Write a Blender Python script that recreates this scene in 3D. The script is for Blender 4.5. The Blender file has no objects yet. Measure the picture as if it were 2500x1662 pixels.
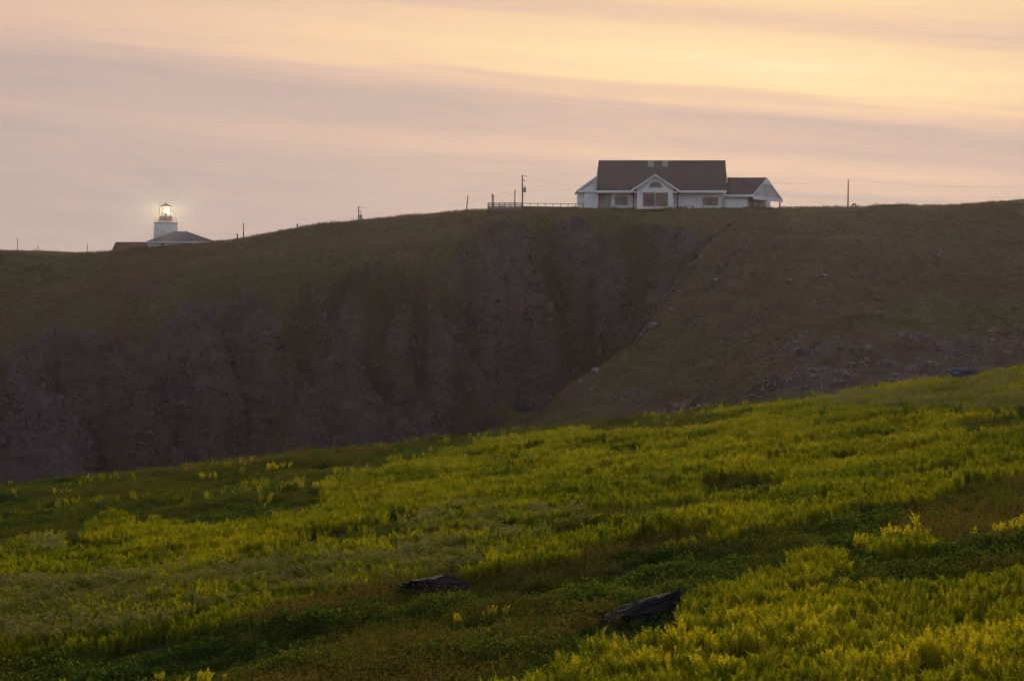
import bpy, math, random
import numpy as np
from mathutils import Vector, Matrix, noise as mnoise

random.seed(7)
rng = np.random.default_rng(7)
SC = bpy.context.scene
COL = SC.collection
R = math.radians

# ------------------------------------------------------------------ camera
LENS, SENSOR = 100.0, 36.0
F = LENS / SENSOR * 2500.0            # focal length in photo pixels
U0, V0 = 1250.0, 831.0

cam_d = bpy.data.cameras.new('camera')
cam = bpy.data.objects.new('camera', cam_d)
COL.objects.link(cam)
cam.location = (0, 0, 0)
cam.rotation_euler = (R(90), 0, 0)
cam_d.lens, cam_d.sensor_width, cam_d.sensor_fit = LENS, SENSOR, 'HORIZONTAL'
cam_d.clip_start, cam_d.clip_end = 0.5, 20000
cam_d.dof.use_dof = True
cam_d.dof.focus_distance = 380
cam_d.dof.aperture_fstop = 8.0
SC.camera = cam

# ------------------------------------------------------------------ node helpers
class NT:
    """tiny helper for building node trees"""
    def __init__(s, tree):
        s.t = tree; s.n = tree.nodes; s.l = tree.links
    def new(s, typ, **kw):
        n = s.n.new(typ)
        for k, v in kw.items():
            setattr(n, k, v)
        return n
    def put(s, sock, val):
        if isinstance(val, bpy.types.NodeSocket):
            s.l.new(val, sock)
        elif val is not None:
            if sock.type == 'RGBA' and len(val) == 3:
                val = (*val, 1)
            sock.default_value = val
    def m(s, op, a, b=None, c=None, clamp=False):
        n = s.new('ShaderNodeMath', operation=op, use_clamp=clamp)
        s.put(n.inputs[0], a)
        if b is not None: s.put(n.inputs[1], b)
        if c is not None: s.put(n.inputs[2], c)
        return n.outputs[0]
    def sstep(s, x, a, b):
        n = s.new('ShaderNodeMapRange', interpolation_type='SMOOTHSTEP')
        s.put(n.inputs[0], x); n.inputs[1].default_value = a; n.inputs[2].default_value = b
        return n.outputs[0]
    def mix(s, f, a, b, mode='MIX'):
        n = s.new('ShaderNodeMix', data_type='RGBA', blend_type=mode)
        s.put(n.inputs[0], f); s.put(n.inputs[6], a); s.put(n.inputs[7], b)
        return n.outputs[2]
    def noise(s, vec, scale, detail=4, rough=0.55, dist=0.0):
        n = s.new('ShaderNodeTexNoise')
        if vec is not None: s.put(n.inputs['Vector'], vec)
        n.inputs['Scale'].default_value = scale
        n.inputs['Detail'].default_value = detail
        n.inputs['Roughness'].default_value = rough
        n.inputs['Distortion'].default_value = dist
        return n.outputs[0]
    def xyz(s, x, y, z):
        n = s.new('ShaderNodeCombineXYZ')
        s.put(n.inputs[0], x); s.put(n.inputs[1], y); s.put(n.inputs[2], z)
        return n.outputs[0]
    def sep(s, v):
        n = s.new('ShaderNodeSeparateXYZ'); s.put(n.inputs[0], v)
        return n.outputs
    def ramp(s, f, stops, interp='LINEAR'):
        n = s.new('ShaderNodeValToRGB')
        n.color_ramp.interpolation = interp
        e = n.color_ramp.elements
        while len(e) < len(stops): e.new(0.5)
        for k, (p, c) in enumerate(stops):
            e[k].position = p
            e[k].color = (*c, 1) if len(c) == 3 else c
        s.put(n.inputs[0], f)
        return n.outputs[0]
    def mapv(s, v, scale):
        n = s.new('ShaderNodeMapping'); s.put(n.inputs[0], v); n.inputs['Scale'].default_value = scale
        return n.outputs[0]

# ------------------------------------------------------------------ sky and sun
SUN_AZ, SUN_EL = 5.0, 8.0            # degrees right of the view axis / above the horizon
world = bpy.data.worlds.new('World')
SC.world = world
world.use_nodes = True
w = NT(world.node_tree)
w.n.clear()
K = 0.1                               # background strength
sky = w.new('ShaderNodeTexSky', sky_type='NISHITA')
sky.sun_disc = False
sky.sun_elevation = R(SUN_EL)
sky.sun_rotation = R(SUN_AZ)
sky.air_density, sky.dust_density, sky.ozone_density = 1.0, 1.0, 1.5
tc = w.new('ShaderNodeTexCoord').outputs['Generated']
dx, dy, dz = w.sep(tc)
tilt = w.m('MULTIPLY_ADD', dx, 0.074, dz)                 # cloud bands sink gently to the right
sv = Vector((math.sin(R(SUN_AZ)) * math.cos(R(SUN_EL)), math.cos(R(SUN_AZ)) * math.cos(R(SUN_EL)), math.sin(R(SUN_EL))))
dt = w.new('ShaderNodeVectorMath', operation='DOT_PRODUCT')
w.put(dt.inputs[0], tc); dt.inputs[1].default_value = sv
ang = w.m('ARCCOSINE', w.m('MINIMUM', dt.outputs['Value'], 1.0))
# streaks: noise stretched along the bands
bandv = w.xyz(dx, dy, w.m('MULTIPLY', tilt, 9.0))
n1 = w.noise(bandv, 5.0, 2, 0.5)
n2 = w.noise(w.xyz(dx, dy, w.m('MULTIPLY', tilt, 22.0)), 9.0, 4, 0.55, 0.3)
warp = w.m('ADD', w.m('MULTIPLY', w.m('SUBTRACT', n1, 0.5), 0.012), w.m('MULTIPLY', w.m('SUBTRACT', n2, 0.5), 0.010))
e = w.m('ADD', tilt, warp)
# cloud thickness by height above the horizon: the bands in view, then looser deck above
g = lambda k: (k, k, k)
pos = w.m('DIVIDE', e, 0.30, clamp=True)
P_ = lambda row: (V0 - row) / F / 0.30
band = w.ramp(pos, [(0.0, g(.12)), (P_(540), g(.18)), (P_(430), g(.24)), (P_(385), g(.42)), (P_(352), g(.46)), (P_(310), g(.28)),
                    (P_(255), g(.24)), (P_(205), g(.52)), (P_(165), g(.95)), (P_(110), g(1.0)), (P_(55), g(.80)), (P_(22), g(.50)),
                    (P_(-5), g(.56)), (P_(-60), g(.80)), (P_(-250), g(.6)), (1.0, g(.4))], 'EASE')
glow = w.m('POWER', 2.718, w.m('MULTIPLY', w.m('POWER', w.m('DIVIDE', ang, 0.17), 1.7), -1.0))
wide = w.m('POWER', 2.718, w.m('MULTIPLY', w.m('POWER', w.m('DIVIDE', ang, 0.75), 2.0), -1.0))
k = w.m('MULTIPLY', band, w.m('MULTIPLY_ADD', glow, 0.72, w.m('MULTIPLY_ADD', wide, 0.14, 0.07)))
k = w.m('ADD', k, w.m('MULTIPLY', w.m('SUBTRACT', n2, 0.5), w.m('MULTIPLY_ADD', glow, 0.22, 0.07)))
n3 = w.noise(w.xyz(dx, dy, w.m('MULTIPLY', tilt, 7.0)), 26.0, 5, 0.6, 0.8)
k = w.m('ADD', k, w.m('MULTIPLY', w.m('SUBTRACT', n3, 0.5), w.m('MULTIPLY_ADD', glow, 0.20, 0.07)))
k = w.m('ADD', k, w.m('MULTIPLY', glow, 0.03))
cloud = w.ramp(k, [(0.0, (.490, .385, .352)), (.12, (.605, .447, .380)), (.32, (.770, .535, .405)), (.55, (.920, .635, .395)),
                   (.80, (.990, .745, .420)), (1.0, (1.0, .850, .510))])
# away from the glow the deck turns to the grey-blue of a dusk overcast
up = w.sstep(dz, 0.14, 0.55)
dusk = w.mix(w.m('MULTIPLY_ADD', n1, 0.8, 0.1), (.520, .555, .720), (.660, .640, .720))
dusk = w.mix(w.sstep(dz, -0.05, 0.55), (.225, .240, .350), dusk)        # low in the east the dusk is darkest
skyn = w.mix(1.0, sky.outputs[0], (K, K, K), 'MULTIPLY')
dusk = w.mix(0.75, skyn, dusk)
away = w.m('MAXIMUM', up, w.m('SUBTRACT', 1.0, w.sstep(ang, 1.7, 0.5)))
final = w.mix(away, cloud, dusk)
final = w.mix(1.0, final, (1 / K, 1 / K, 1 / K), 'MULTIPLY')
bg = w.new('ShaderNodeBackground')
w.put(bg.inputs[0], final)
bg.inputs[1].default_value = K
wo = w.new('ShaderNodeOutputWorld')
w.l.new(bg.outputs[0], wo.inputs[0])

sun_d = bpy.data.lights.new('sun', 'SUN')
sun_d.energy, sun_d.angle, sun_d.color = 3.6, R(4), (1.0, .80, .52)
sun = bpy.data.objects.new('sun', sun_d)
COL.objects.link(sun)
sun.rotation_euler = (-sv).to_track_quat('-Z', 'Y').to_euler()

SC.view_settings.view_transform = 'Standard'
SC.view_settings.look = 'None'
SC.view_settings.exposure = 0.0
SC.view_settings.gamma = 1.0
SC.view_settings.use_curve_mapping = False
SC.render.engine = 'CYCLES'
cy = SC.cycles
cy.max_bounces, cy.diffuse_bounces, cy.glossy_bounces = 3, 2, 1
cy.transmission_bounces, cy.transparent_max_bounces, cy.volume_bounces = 4, 4, 0
cy.use_adaptive_sampling, cy.adaptive_threshold = True, .015
cy.use_denoising, cy.denoiser, cy.denoising_prefilter = True, 'OPENIMAGEDENOISE', 'NONE'
cy.sample_clamp_indirect = 4.0
cy.caustics_reflective = cy.caustics_refractive = False

# ------------------------------------------------------------------ materials
MATS = {}
def mat(name, col=None, rough=0.8, spec=0.3, build=None):
    m = bpy.data.materials.new(name); m.use_nodes = True
    t = NT(m.node_tree); b = m.node_tree.nodes['Principled BSDF']
    b.inputs['Roughness'].default_value = rough
    b.inputs['Specular IOR Level'].default_value = spec
    if col: b.inputs['Base Color'].default_value = (*col, 1)
    if build: build(t, b)
    MATS[name] = m
    return m

def bump(t, b, h, strength=0.4, dist=0.02):
    n = t.new('ShaderNodeBump'); n.inputs['Strength'].default_value = strength
    n.inputs['Distance'].default_value = dist
    t.put(n.inputs['Height'], h); t.l.new(n.outputs[0], b.inputs['Normal'])

def worn(c1, c2, scale, b_scale=None, b_str=.3, detail=5, stretch=(1, 1, 1)):
    def f(t, b):
        o = t.new('ShaderNodeTexCoord').outputs['Object']
        o = t.mapv(o, stretch)
        n = t.noise(o, scale, detail, .6)
        t.put(b.inputs['Base Color'], t.mix(t.sstep(n, .3, .7), c1, c2))
        if b_scale: bump(t, b, t.noise(o, b_scale, 4, .6), b_str, .03)
    return f

def clapboard(t, b):
    o = t.new('ShaderNodeTexCoord').outputs['Object']
    x, y, z = t.sep(o)
    fr = t.m('FRACT', t.m('MULTIPLY', z, 1 / .16))
    n = t.noise(t.mapv(o, (1, 1, .25)), 1.2, 5, .65)
    c = t.mix(t.sstep(n, .35, .75), (.84, .84, .84), (.74, .74, .73))
    t.put(b.inputs['Base Color'], c)
    bump(t, b, t.m('SUBTRACT', 1.0, fr), .6, .02)

def shingle(c1, c2):
    def f(t, b):
        o = t.new('ShaderNodeTexCoord').outputs['Object']
        br = t.new('ShaderNodeTexBrick')
        x, y, z = t.sep(o)
        t.put(br.inputs['Vector'], t.xyz(x, t.m('ADD', z, t.m('MULTIPLY', y, .02)), 0.0))
        br.inputs['Color1'].default_value = (*c1, 1); br.inputs['Color2'].default_value = (*c2, 1)
        br.inputs['Mortar'].default_value = (c1[0] * .8, c1[1] * .8, c1[2] * .8, 1)
        br.inputs['Scale'].default_value = 1.0; br.inputs['Mortar Size'].default_value = .012
        br.inputs['Brick Width'].default_value = .33; br.inputs['Row Height'].default_value = .13
        n = t.noise(t.mapv(o, (1, 1, .3)), .8, 5, .6)
        t.put(b.inputs['Base Color'], t.mix(t.m('MULTIPLY', n, .35), br.outputs[0], (.10, .07, .075)))
        bump(t, b, br.outputs[1], .3, -.01)
    return f

mat('white_wall', rough=.7, build=clapboard)
mat('white_trim', rough=.6, build=worn((.80, .79, .77), (.68, .67, .65), 3))
mat('lighthouse_white', rough=.75, build=worn((.78, .78, .76), (.55, .56, .56), 1.1, 6, .25, 7))
mat('roof_brown', rough=.85, build=shingle((.058, .038, .045), (.044, .030, .037)))
mat('roof_slate', rough=.8, build=shingle((.085, .070, .100), (.060, .052, .080)))
mat('roof_red', rough=.8, build=worn((.090, .022, .030), (.060, .018, .026), 2))
mat('red_paint', rough=.55, build=worn((.30, .048, .044), (.22, .038, .036), 5))
mat('grey_wood', rough=.85, build=worn((.145, .125, .120), (.085, .075, .075), 4, 20, .3, 5, (1, 1, .3)))
mat('pole_wood', rough=.9, build=worn((.060, .042, .034), (.032, .024, .022), 4, 14, .4, 5, (1, 1, .15)))
mat('steel', (.24, .24, .25), .5, .5)
mat('grey_can', rough=.45, spec=.5, build=worn((.20, .21, .22), (.13, .14, .15), 3))
mat('wire', (.03, .028, .03), .6)
mat('lantern_metal', rough=.55, build=worn((.085, .060, .055), (.05, .038, .038), 5))
mat('lantern_drum', rough=.6, build=worn((.16, .135, .135), (.10, .085, .09), 4))
mat('rail_red', rough=.6, build=worn((.26, .09, .07), (.17, .07, .06), 6))
mat('plank_dark', rough=.85, build=worn((.075, .060, .055), (.045, .038, .038), 3))
mat('interior', (.10, .07, .065), .9, .1)
mat('louver', rough=.8, build=worn((.58, .56, .55), (.46, .45, .45), 4))
mat('skylight_glass', (.16, .16, .19), .12, .7)
mat('sign_yellow', rough=.6, build=worn((.55, .42, .12), (.45, .34, .10), 6))
mat('boulder_dark', rough=.95, spec=.08, build=worn((.008, .008, .010), (.017, .016, .018), 4.5, 14, 1.0))
mat('boulder_grey', rough=.95, spec=.1, build=worn((.085, .085, .11), (.05, .05, .068), 2.5, 9, .5))
mat('stone_pale', rough=.95, spec=.1, build=worn((.200, .160, .158), (.110, .086, .088), 2.0, 7, .5))

def pane(t, b):
    o = t.new('ShaderNodeTexCoord').outputs['Object']
    n = t.noise(o, .9, 3, .5)
    t.put(b.inputs['Base Color'], t.mix(t.sstep(n, .35, .65), (.21, .140, .112), (.12, .092, .084)))
mat('window_pane', rough=.12, spec=.5, build=pane)

def glass(t, b):
    tr = t.new('ShaderNodeBsdfTransparent'); gl = t.new('ShaderNodeBsdfGlossy'); gl.inputs['Roughness'].default_value = .03
    tr.inputs[0].default_value = (.96, .96, .92, 1)
    mx = t.new('ShaderNodeMixShader'); mx.inputs[0].default_value = .06
    t.l.new(tr.outputs[0], mx.inputs[1]); t.l.new(gl.outputs[0], mx.inputs[2])
    t.l.new(mx.outputs[0], t.n['Material Output'].inputs['Surface'])
mat('lantern_glass', build=glass)

def lamp(t, b):
    b.inputs['Emission Color'].default_value = (1.0, .90, .60, 1)
    b.inputs['Emission Strength'].default_value = 4.0
mat('lamp_light', (1, .95, .8), .3, .3, build=lamp)

def leaf(name, c_lo, c_mid, c_hi, trans=.5, rough=.6):
    """leaf shader: per-plant tint (instancer attribute or object colour) through a three colour ramp"""
    m = bpy.data.materials.new(name); m.use_nodes = True
    t = NT(m.node_tree); t.n.clear()
    a = t.new('ShaderNodeAttribute', attribute_type='INSTANCER', attribute_name='tint')
    ob = t.new('ShaderNodeAttribute', attribute_type='OBJECT', attribute_name='tint')
    f = t.m('ADD', a.outputs['Fac'], ob.outputs['Fac'])
    v = t.new('ShaderNodeAttribute', attribute_type='GEOMETRY', attribute_name='var')
    f = t.m('ADD', f, t.m('MULTIPLY', t.m('SUBTRACT', v.outputs['Fac'], .5), .60))
    c = t.ramp(f, [(0, c_lo), (.5, c_mid), (1, c_hi)])
    d = t.new('ShaderNodeBsdfDiffuse'); t.put(d.inputs['Color'], c)
    tr = t.new('ShaderNodeBsdfTranslucent'); t.put(tr.inputs[0], t.mix(1.0, c, (1.25, 1.15, .6), 'MULTIPLY'))
    mx = t.new('ShaderNodeMixShader'); mx.inputs[0].default_value = trans
    t.l.new(d.outputs[0], mx.inputs[1]); t.l.new(tr.outputs[0], mx.inputs[2])
    o = t.new('ShaderNodeOutputMaterial'); t.l.new(mx.outputs[0], o.inputs[0])
    MATS[name] = m
leaf('fern_leaf', (.032, .070, .006), (.152, .166, .006), (.33, .290, .009), .5)
leaf('pale_leaf', (.055, .088, .012), (.108, .138, .018), (.165, .182, .032), .45)
leaf('pale_bloom', (.15, .155, .05), (.20, .195, .07), (.28, .27, .12), .35)
leaf('shrub_leaf', (.020, .040, .010), (.052, .082, .013), (.110, .125, .014), .45)
leaf('dry_grass', (.044, .060, .011), (.068, .070, .014), (.105, .080, .022), .4)
leaf('far_grass', (.072, .064, .025), (.086, .064, .036), (.100, .066, .046), .35)
mat('dock_brown', rough=.9, build=worn((.045, .016, .012), (.03, .012, .010), 9))
mat('flower_white', (.75, .74, .72), .7)

def soil(t, b):
    o = t.new('ShaderNodeTexCoord').outputs['Object']
    n = t.noise(o, .22, 6, .6); n2 = t.noise(o, 3.0, 5, .65)
    c = t.mix(t.sstep(n, .35, .65), (.024, .034, .009), (.050, .042, .016))
    t.put(b.inputs['Base Color'], t.mix(t.sstep(n2, .3, .8), c, (.040, .028, .018)))
    bump(t, b, n2, .8, .15)
mat('meadow_soil', rough=1, spec=.05, build=soil)

def headland(t, b):
    o = t.new('ShaderNodeTexCoord').outputs['Object']
    a = t.new('ShaderNodeAttribute', attribute_name='rock').outputs['Fac']
    big = t.new('ShaderNodeAttribute', attribute_name='heath').outputs['Fac']
    med = t.noise(t.mapv(o, (1, .6, 1.6)), .28, 6, .62)
    fine = t.noise(t.mapv(o, (1, .35, 1)), 1.4, 6, .68)
    x, y, z = t.sep(o)
    # turf: olive, brown heath and paler dry streaks
    gr = t.mix(t.sstep(big, .38, .72), (.068, .061, .025), (.078, .052, .039))
    gr = t.mix(t.sstep(med, .45, .72), gr, (.096, .076, .040))
    gr = t.mix(t.m('MULTIPLY', t.sstep(fine, .46, .68), .85), gr, (.042, .034, .022))
    # rock: purple-brown beds, darker joints, grey patches
    bed = t.noise(t.xyz(t.m('MULTIPLY', x, .10), t.m('MULTIPLY', y, .10), t.m('MULTIPLY', z, .45)), 1.0, 7, .65, .6)
    joint = t.noise(t.mapv(o, (1.0, .5, .38)), .42, 8, .68, .8)
    rib = t.new('ShaderNodeAttribute', attribute_name='relief_tone').outputs['Fac']
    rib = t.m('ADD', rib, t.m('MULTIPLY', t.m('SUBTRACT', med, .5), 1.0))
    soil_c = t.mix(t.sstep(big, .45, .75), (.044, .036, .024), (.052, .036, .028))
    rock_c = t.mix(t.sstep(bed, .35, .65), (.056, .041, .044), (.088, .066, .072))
    rk = t.mix(t.sstep(rib, .15, .95), soil_c, rock_c)  # gully soil painted darker than the rock ribs, shading in the relief
    rk = t.mix(t.m('MULTIPLY', t.sstep(joint, .50, .66), .6), rk, (.030, .021, .024))
    rk = t.mix(t.m('MULTIPLY', t.sstep(fine, .58, .72), .45), rk, (.115, .090, .094))
    # tufts of turf on ledges
    edge = t.m('ADD', a, t.m('MULTIPLY', t.m('SUBTRACT', med, .5), .9))
    edge = t.m('ADD', edge, t.m('MULTIPLY', t.m('SUBTRACT', fine, .5), .5))
    t.put(b.inputs['Base Color'], t.mix(t.sstep(edge, .30, .72), gr, rk))
    h = t.m('ADD', t.m('MULTIPLY', fine, .5), t.m('MULTIPLY', t.m('ADD', joint, bed), t.m('MULTIPLY', a, .9)))
    bump(t, b, h, 1.0, 1.1)
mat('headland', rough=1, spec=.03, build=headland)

def seam(t, b):
    o = t.new('ShaderNodeTexCoord').outputs['Object']
    bump(t, b, t.noise(o, .25, 6, .6), .5, .6)
mat('sea_water', (.012, .018, .026), .12, .5, build=seam)

# ------------------------------------------------------------------ mesh helpers
def at(u, v, d):
    return Vector(((u - U0) / F * d, d, (V0 - v) / F * d))

class MB:
    def __init__(s): s.v = []; s.f = []
    def add(s, vs, fs):
        o = len(s.v); s.v += [tuple(p) for p in vs]; s.f += [tuple(i + o for i in f) for f in fs]; return s
    def box(s, x0, x1, y0, y1, z0, z1):
        return s.add([(x0, y0, z0), (x1, y0, z0), (x1, y1, z0), (x0, y1, z0), (x0, y0, z1), (x1, y0, z1), (x1, y1, z1), (x0, y1, z1)],
                     [(3, 2, 1, 0), (4, 5, 6, 7), (0, 1, 5, 4), (1, 2, 6, 5), (2, 3, 7, 6), (3, 0, 4, 7)])
    def prism(s, pts, off):
        n = len(pts); off = Vector(off); pts = [Vector(p) for p in pts]
        return s.add(pts + [p + off for p in pts],
                     [tuple(range(n - 1, -1, -1)), tuple(range(n, 2 * n))] + [(i, (i + 1) % n, n + (i + 1) % n, n + i) for i in range(n)])
    def bar(s, a, b, wd, ht=None, n=4, w2=None):
        a, b = Vector(a), Vector(b); ht = ht or wd; w2 = w2 if w2 is not None else wd
        d = (b - a).normalized(); up = Vector((0, 0, 1)) if abs(d.z) < .95 else Vector((0, 1, 0))
        r = d.cross(up).normalized(); q = r.cross(d)
        ring = lambda c, k: [c + r * math.cos(t) * k * wd + q * math.sin(t) * k * ht for t in [2 * math.pi * (i + .5) / n for i in range(n)]]
        kk = .7071 if n == 4 else .5
        vs = ring(a, kk) + ring(b, kk * w2 / wd)
        return s.add(vs, [tuple(range(n - 1, -1, -1)), tuple(range(n, 2 * n))] + [(i, (i + 1) % n, n + (i + 1) % n, n + i) for i in range(n)])
    def lathe(s, prof, n=16, c=(0, 0, 0), rot=0, cap=True):
        vs = []; c = Vector(c)
        for r, z in prof:
            vs += [c + Vector((r * math.cos(rot + 2 * math.pi * i / n), r * math.sin(rot + 2 * math.pi * i / n), z)) for i in range(n)]
        fs = [(j * n + i, j * n + (i + 1) % n, (j + 1) * n + (i + 1) % n, (j + 1) * n + i) for j in range(len(prof) - 1) for i in range(n)]
        if cap: fs += [tuple(range(n - 1, -1, -1)), tuple(range((len(prof) - 1) * n, len(prof) * n))]
        return s.add(vs, fs)
    def mesh(s, name, m, origin=(0, 0, 0), smooth=False):
        me = bpy.data.meshes.new(name); o = Vector(origin)
        me.from_pydata([tuple(Vector(p) - o) for p in s.v], [], s.f)
        me.materials.append(MATS[m])
        if smooth: me.polygons.foreach_set('use_smooth', [True] * len(me.polygons))
        me.update(); return me
    def build(s, name, m, parent=None, origin=(0, 0, 0), smooth=False):
        """world-space verts become a mesh object; under a parent they are stored relative to its root"""
        org = Vector(origin)
        if parent is not None: org = root_loc(parent)
        ob = bpy.data.objects.new(name, s.mesh(name, m, org, smooth)); COL.objects.link(ob)
        if parent is not None: ob.parent = parent
        else: ob.location = org
        return ob

def root_loc(o):
    while o.parent is not None: o = o.parent
    return Vector(o.location)

def tag(o, label, cat, group=None):
    o['label'] = label; o['category'] = cat
    if group: o['group'] = group
    return o

def thing(name, label, cat, loc, group=None):
    o = bpy.data.objects.new(name, None); COL.objects.link(o)
    o.location = loc; o.empty_display_size = .2
    return tag(o, label, cat, group)

# ------------------------------------------------------------------ numpy noise
def vnoise(x, y, seed=0):
    xi, yi = np.floor(x).astype(np.int64), np.floor(y).astype(np.int64)
    fx, fy = x - xi, y - yi
    def h(a, b):
        n = (a * 374761393 + b * 668265263 + seed * 2147483647) & 0xFFFFFFFF
        n = ((n ^ (n >> 13)) * 1274126177) & 0xFFFFFFFF
        return ((n ^ (n >> 16)) & 0xFFFF) / 65535.0
    sx, sy = fx * fx * fx * (fx * (fx * 6 - 15) + 10), fy * fy * fy * (fy * (fy * 6 - 15) + 10)
    a = h(xi, yi) * (1 - sx) + h(xi + 1, yi) * sx
    b = h(xi, yi + 1) * (1 - sx) + h(xi + 1, yi + 1) * sx
    return a * (1 - sy) + b * sy
def fbm(x, y, oct=4, seed=0, gain=.5):
    s, a, t = 0, 1, 0
    for i in range(oct):
        s = s + a * vnoise(x * 2 ** i + 17.3 * i, y * 2 ** i - 9.1 * i, seed + i); t += a; a *= gain
    return s / t
def ridged(x, y, oct=4, seed=0):
    s, a, t = 0, 1, 0
    for i in range(oct):
        s = s + a * (1 - np.abs(2 * vnoise(x * 2 ** i + 3.7 * i, y * 2 ** i + 5.9 * i, seed + i) - 1)); t += a; a *= .5
    return s / t
def sst(x, a, b):
    t = np.clip((x - a) / (b - a), 0, 1); return t * t * (3 - 2 * t)

def grid_mesh(name, X, Y, Z, m, attrs={}):
    ny, nx = X.shape
    co = np.stack([X, Y, Z], -1).reshape(-1, 3).astype(np.float32)
    i = np.arange(nx * ny).reshape(ny, nx)
    q = np.stack([i[:-1, :-1], i[:-1, 1:], i[1:, 1:], i[1:, :-1]], -1).reshape(-1, 4)
    me = bpy.data.meshes.new(name)
    me.vertices.add(len(co)); me.vertices.foreach_set('co', co.ravel())
    me.loops.add(q.size); me.loops.foreach_set('vertex_index', q.ravel().astype(np.int32))
    me.polygons.add(len(q)); me.polygons.foreach_set('loop_start', (np.arange(len(q)) * 4).astype(np.int32))
    me.polygons.foreach_set('use_smooth', np.ones(len(q), bool))
    me.update(calc_edges=True)
    for k_, a in attrs.items():
        me.attributes.new(k_, 'FLOAT', 'POINT').data.foreach_set('value', a.ravel().astype(np.float32))
    me.materials.append(MATS[m])
    o = bpy.data.objects.new(name, me); COL.objects.link(o); o['kind'] = 'structure'
    return o

# ------------------------------------------------------------------ the headland (far hill, gully and cliffs)
CP = [  # photo column, photo row, distance in metres
 (-300,612,575),(0,612,575),(120,613,575),(213,619,575),(330,606,572),(450,598,568),(515,590,565),(600,578,560),(726,557,552),
 (875,540,545),(1000,530,540),(1138,518,534),(1192,519,530),(1300,513,530),(1411,509,530),(1610,509,528),(1800,509,528),(1920,508,530),
 (1411,512,545),(1610,512,546),(1900,511,545),(2070,507,530),(2140,504,530),(2183,499,528),(2250,507,525),(2350,503,522),(2500,490,520),(2700,485,515),
 # edge of the turf above the main cliff
 (-250,1010,410),(0,955,425),(100,888,432),(215,800,443),(330,748,455),(550,706,463),(760,672,470),(920,646,476),(1080,620,482),(1200,598,488),
 (1290,578,493),(1400,552,500),(1500,537,505),(1620,527,510),(1720,524,512),
 # turf slope on the left
 (-250,760,500),(0,760,500),(0,690,535),(300,680,505),(600,640,510),(900,585,515),(1200,550,512),(250,640,545),
 (1000,592,498),(1000,558,520),(1138,572,502),(1138,543,518),(1200,532,522),(1300,545,511),(1300,526,521),(1411,533,513),(1411,519,522),(1520,522,516),(1620,517,519),(875,568,528),(720,600,528),
 (1000,536,565),(1138,527,560),(1300,520,562),(1411,519,565),(2250,512,550),(2350,510,550),(2500,500,550),(0,622,600),(213,626,600),(450,610,600),(2250,516,510),(2350,512,508),(2500,505,508),
 # main cliff face and its buttresses
 (-250,1170,402),(0,1150,415),(215,1000,429),(215,1160,420),(400,900,444),(400,1120,433),(760,850,457),(760,1060,444),(1000,850,466),(1000,1060,452),(1150,1080,450),
 (1120,750,474),(1180,860,468),(1250,965,458),(1350,750,491),(1340,900,484),(1285,1050,472),(1450,700,495),(1550,620,501),(1470,830,487),(1650,580,504),(1600,650,498),
 # gully floor behind the spur
 (1725,640,487),(1655,735,479),(1575,855,469),(1475,965,456),(1385,1060,442),
 # the spur edge
 (1790,540,492),(1755,565,480),(1702,612,467),(1660,657,457),(1600,755,440),(1500,862,424),(1400,932,410),(1300,1062,390),
 # right-hand slope
 (2000,538,500),(2300,532,500),(2500,526,500),(2700,520,500),(1900,572,478),(2100,568,478),(2300,563,478),(2500,572,474),(2700,570,474),
 (1800,700,448),(1750,850,418),(1650,985,393),(1950,680,444),(2150,660,440),(2350,670,438),(2500,640,450),(2700,640,450),
 (2000,782,402),(2150,785,402),(2300,790,402),(2450,775,402),(2650,770,402),(2200,825,387),(2050,806,390),(2350,835,387),(2500,800,392),(2650,795,392),
 (1950,905,374),(2100,905,372),(2300,905,372),(2500,885,372),(2650,880,372),(1800,965,374),(1700,1045,370),(1500,1105,366),(2100,1005,352),(2400,1005,350)]
pts = [tuple(at(*c)) for c in CP]
for x in (-150, -75, 0, 75, 150):
    pts += [(x, 690, 14 + x * .03), (x, 780, 10 + x * .03), (x, 290, -42)]
pts += [(-100, 360, -36), (-40, 380, -32), (-160, 560, 14), (175, 520, 27), (175, 440, 12), (150, 330, -22), (60, 325, -24), (0, 330, -34), (-160, 460, -4)]
pts = np.array(pts)
RC = .045
def kern(r2): return -np.sqrt(r2 + RC * RC)
def tps_fit(p, lam=.0):
    xy = p[:, :2] / 100
    r2 = ((xy[:, None] - xy[None]) ** 2).sum(-1)
    Pm = np.c_[np.ones(len(p)), xy]
    A = np.block([[kern(r2), Pm], [Pm.T, np.zeros((3, 3))]])
    return np.linalg.solve(A, np.r_[p[:, 2], 0, 0, 0])
TW = tps_fit(pts)
def tps(x, y):
    sh = x.shape; q = np.c_[x.ravel(), y.ravel()] / 100; c = pts[:, :2] / 100
    out = np.empty(len(q))
    for a in range(0, len(q), 40000):
        r2 = ((q[a:a + 40000, None] - c[None]) ** 2).sum(-1)
        out[a:a + 40000] = kern(r2) @ TW[:-3] + TW[-3] + q[a:a + 40000] @ TW[-2:]
    return out.reshape(sh)

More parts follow.
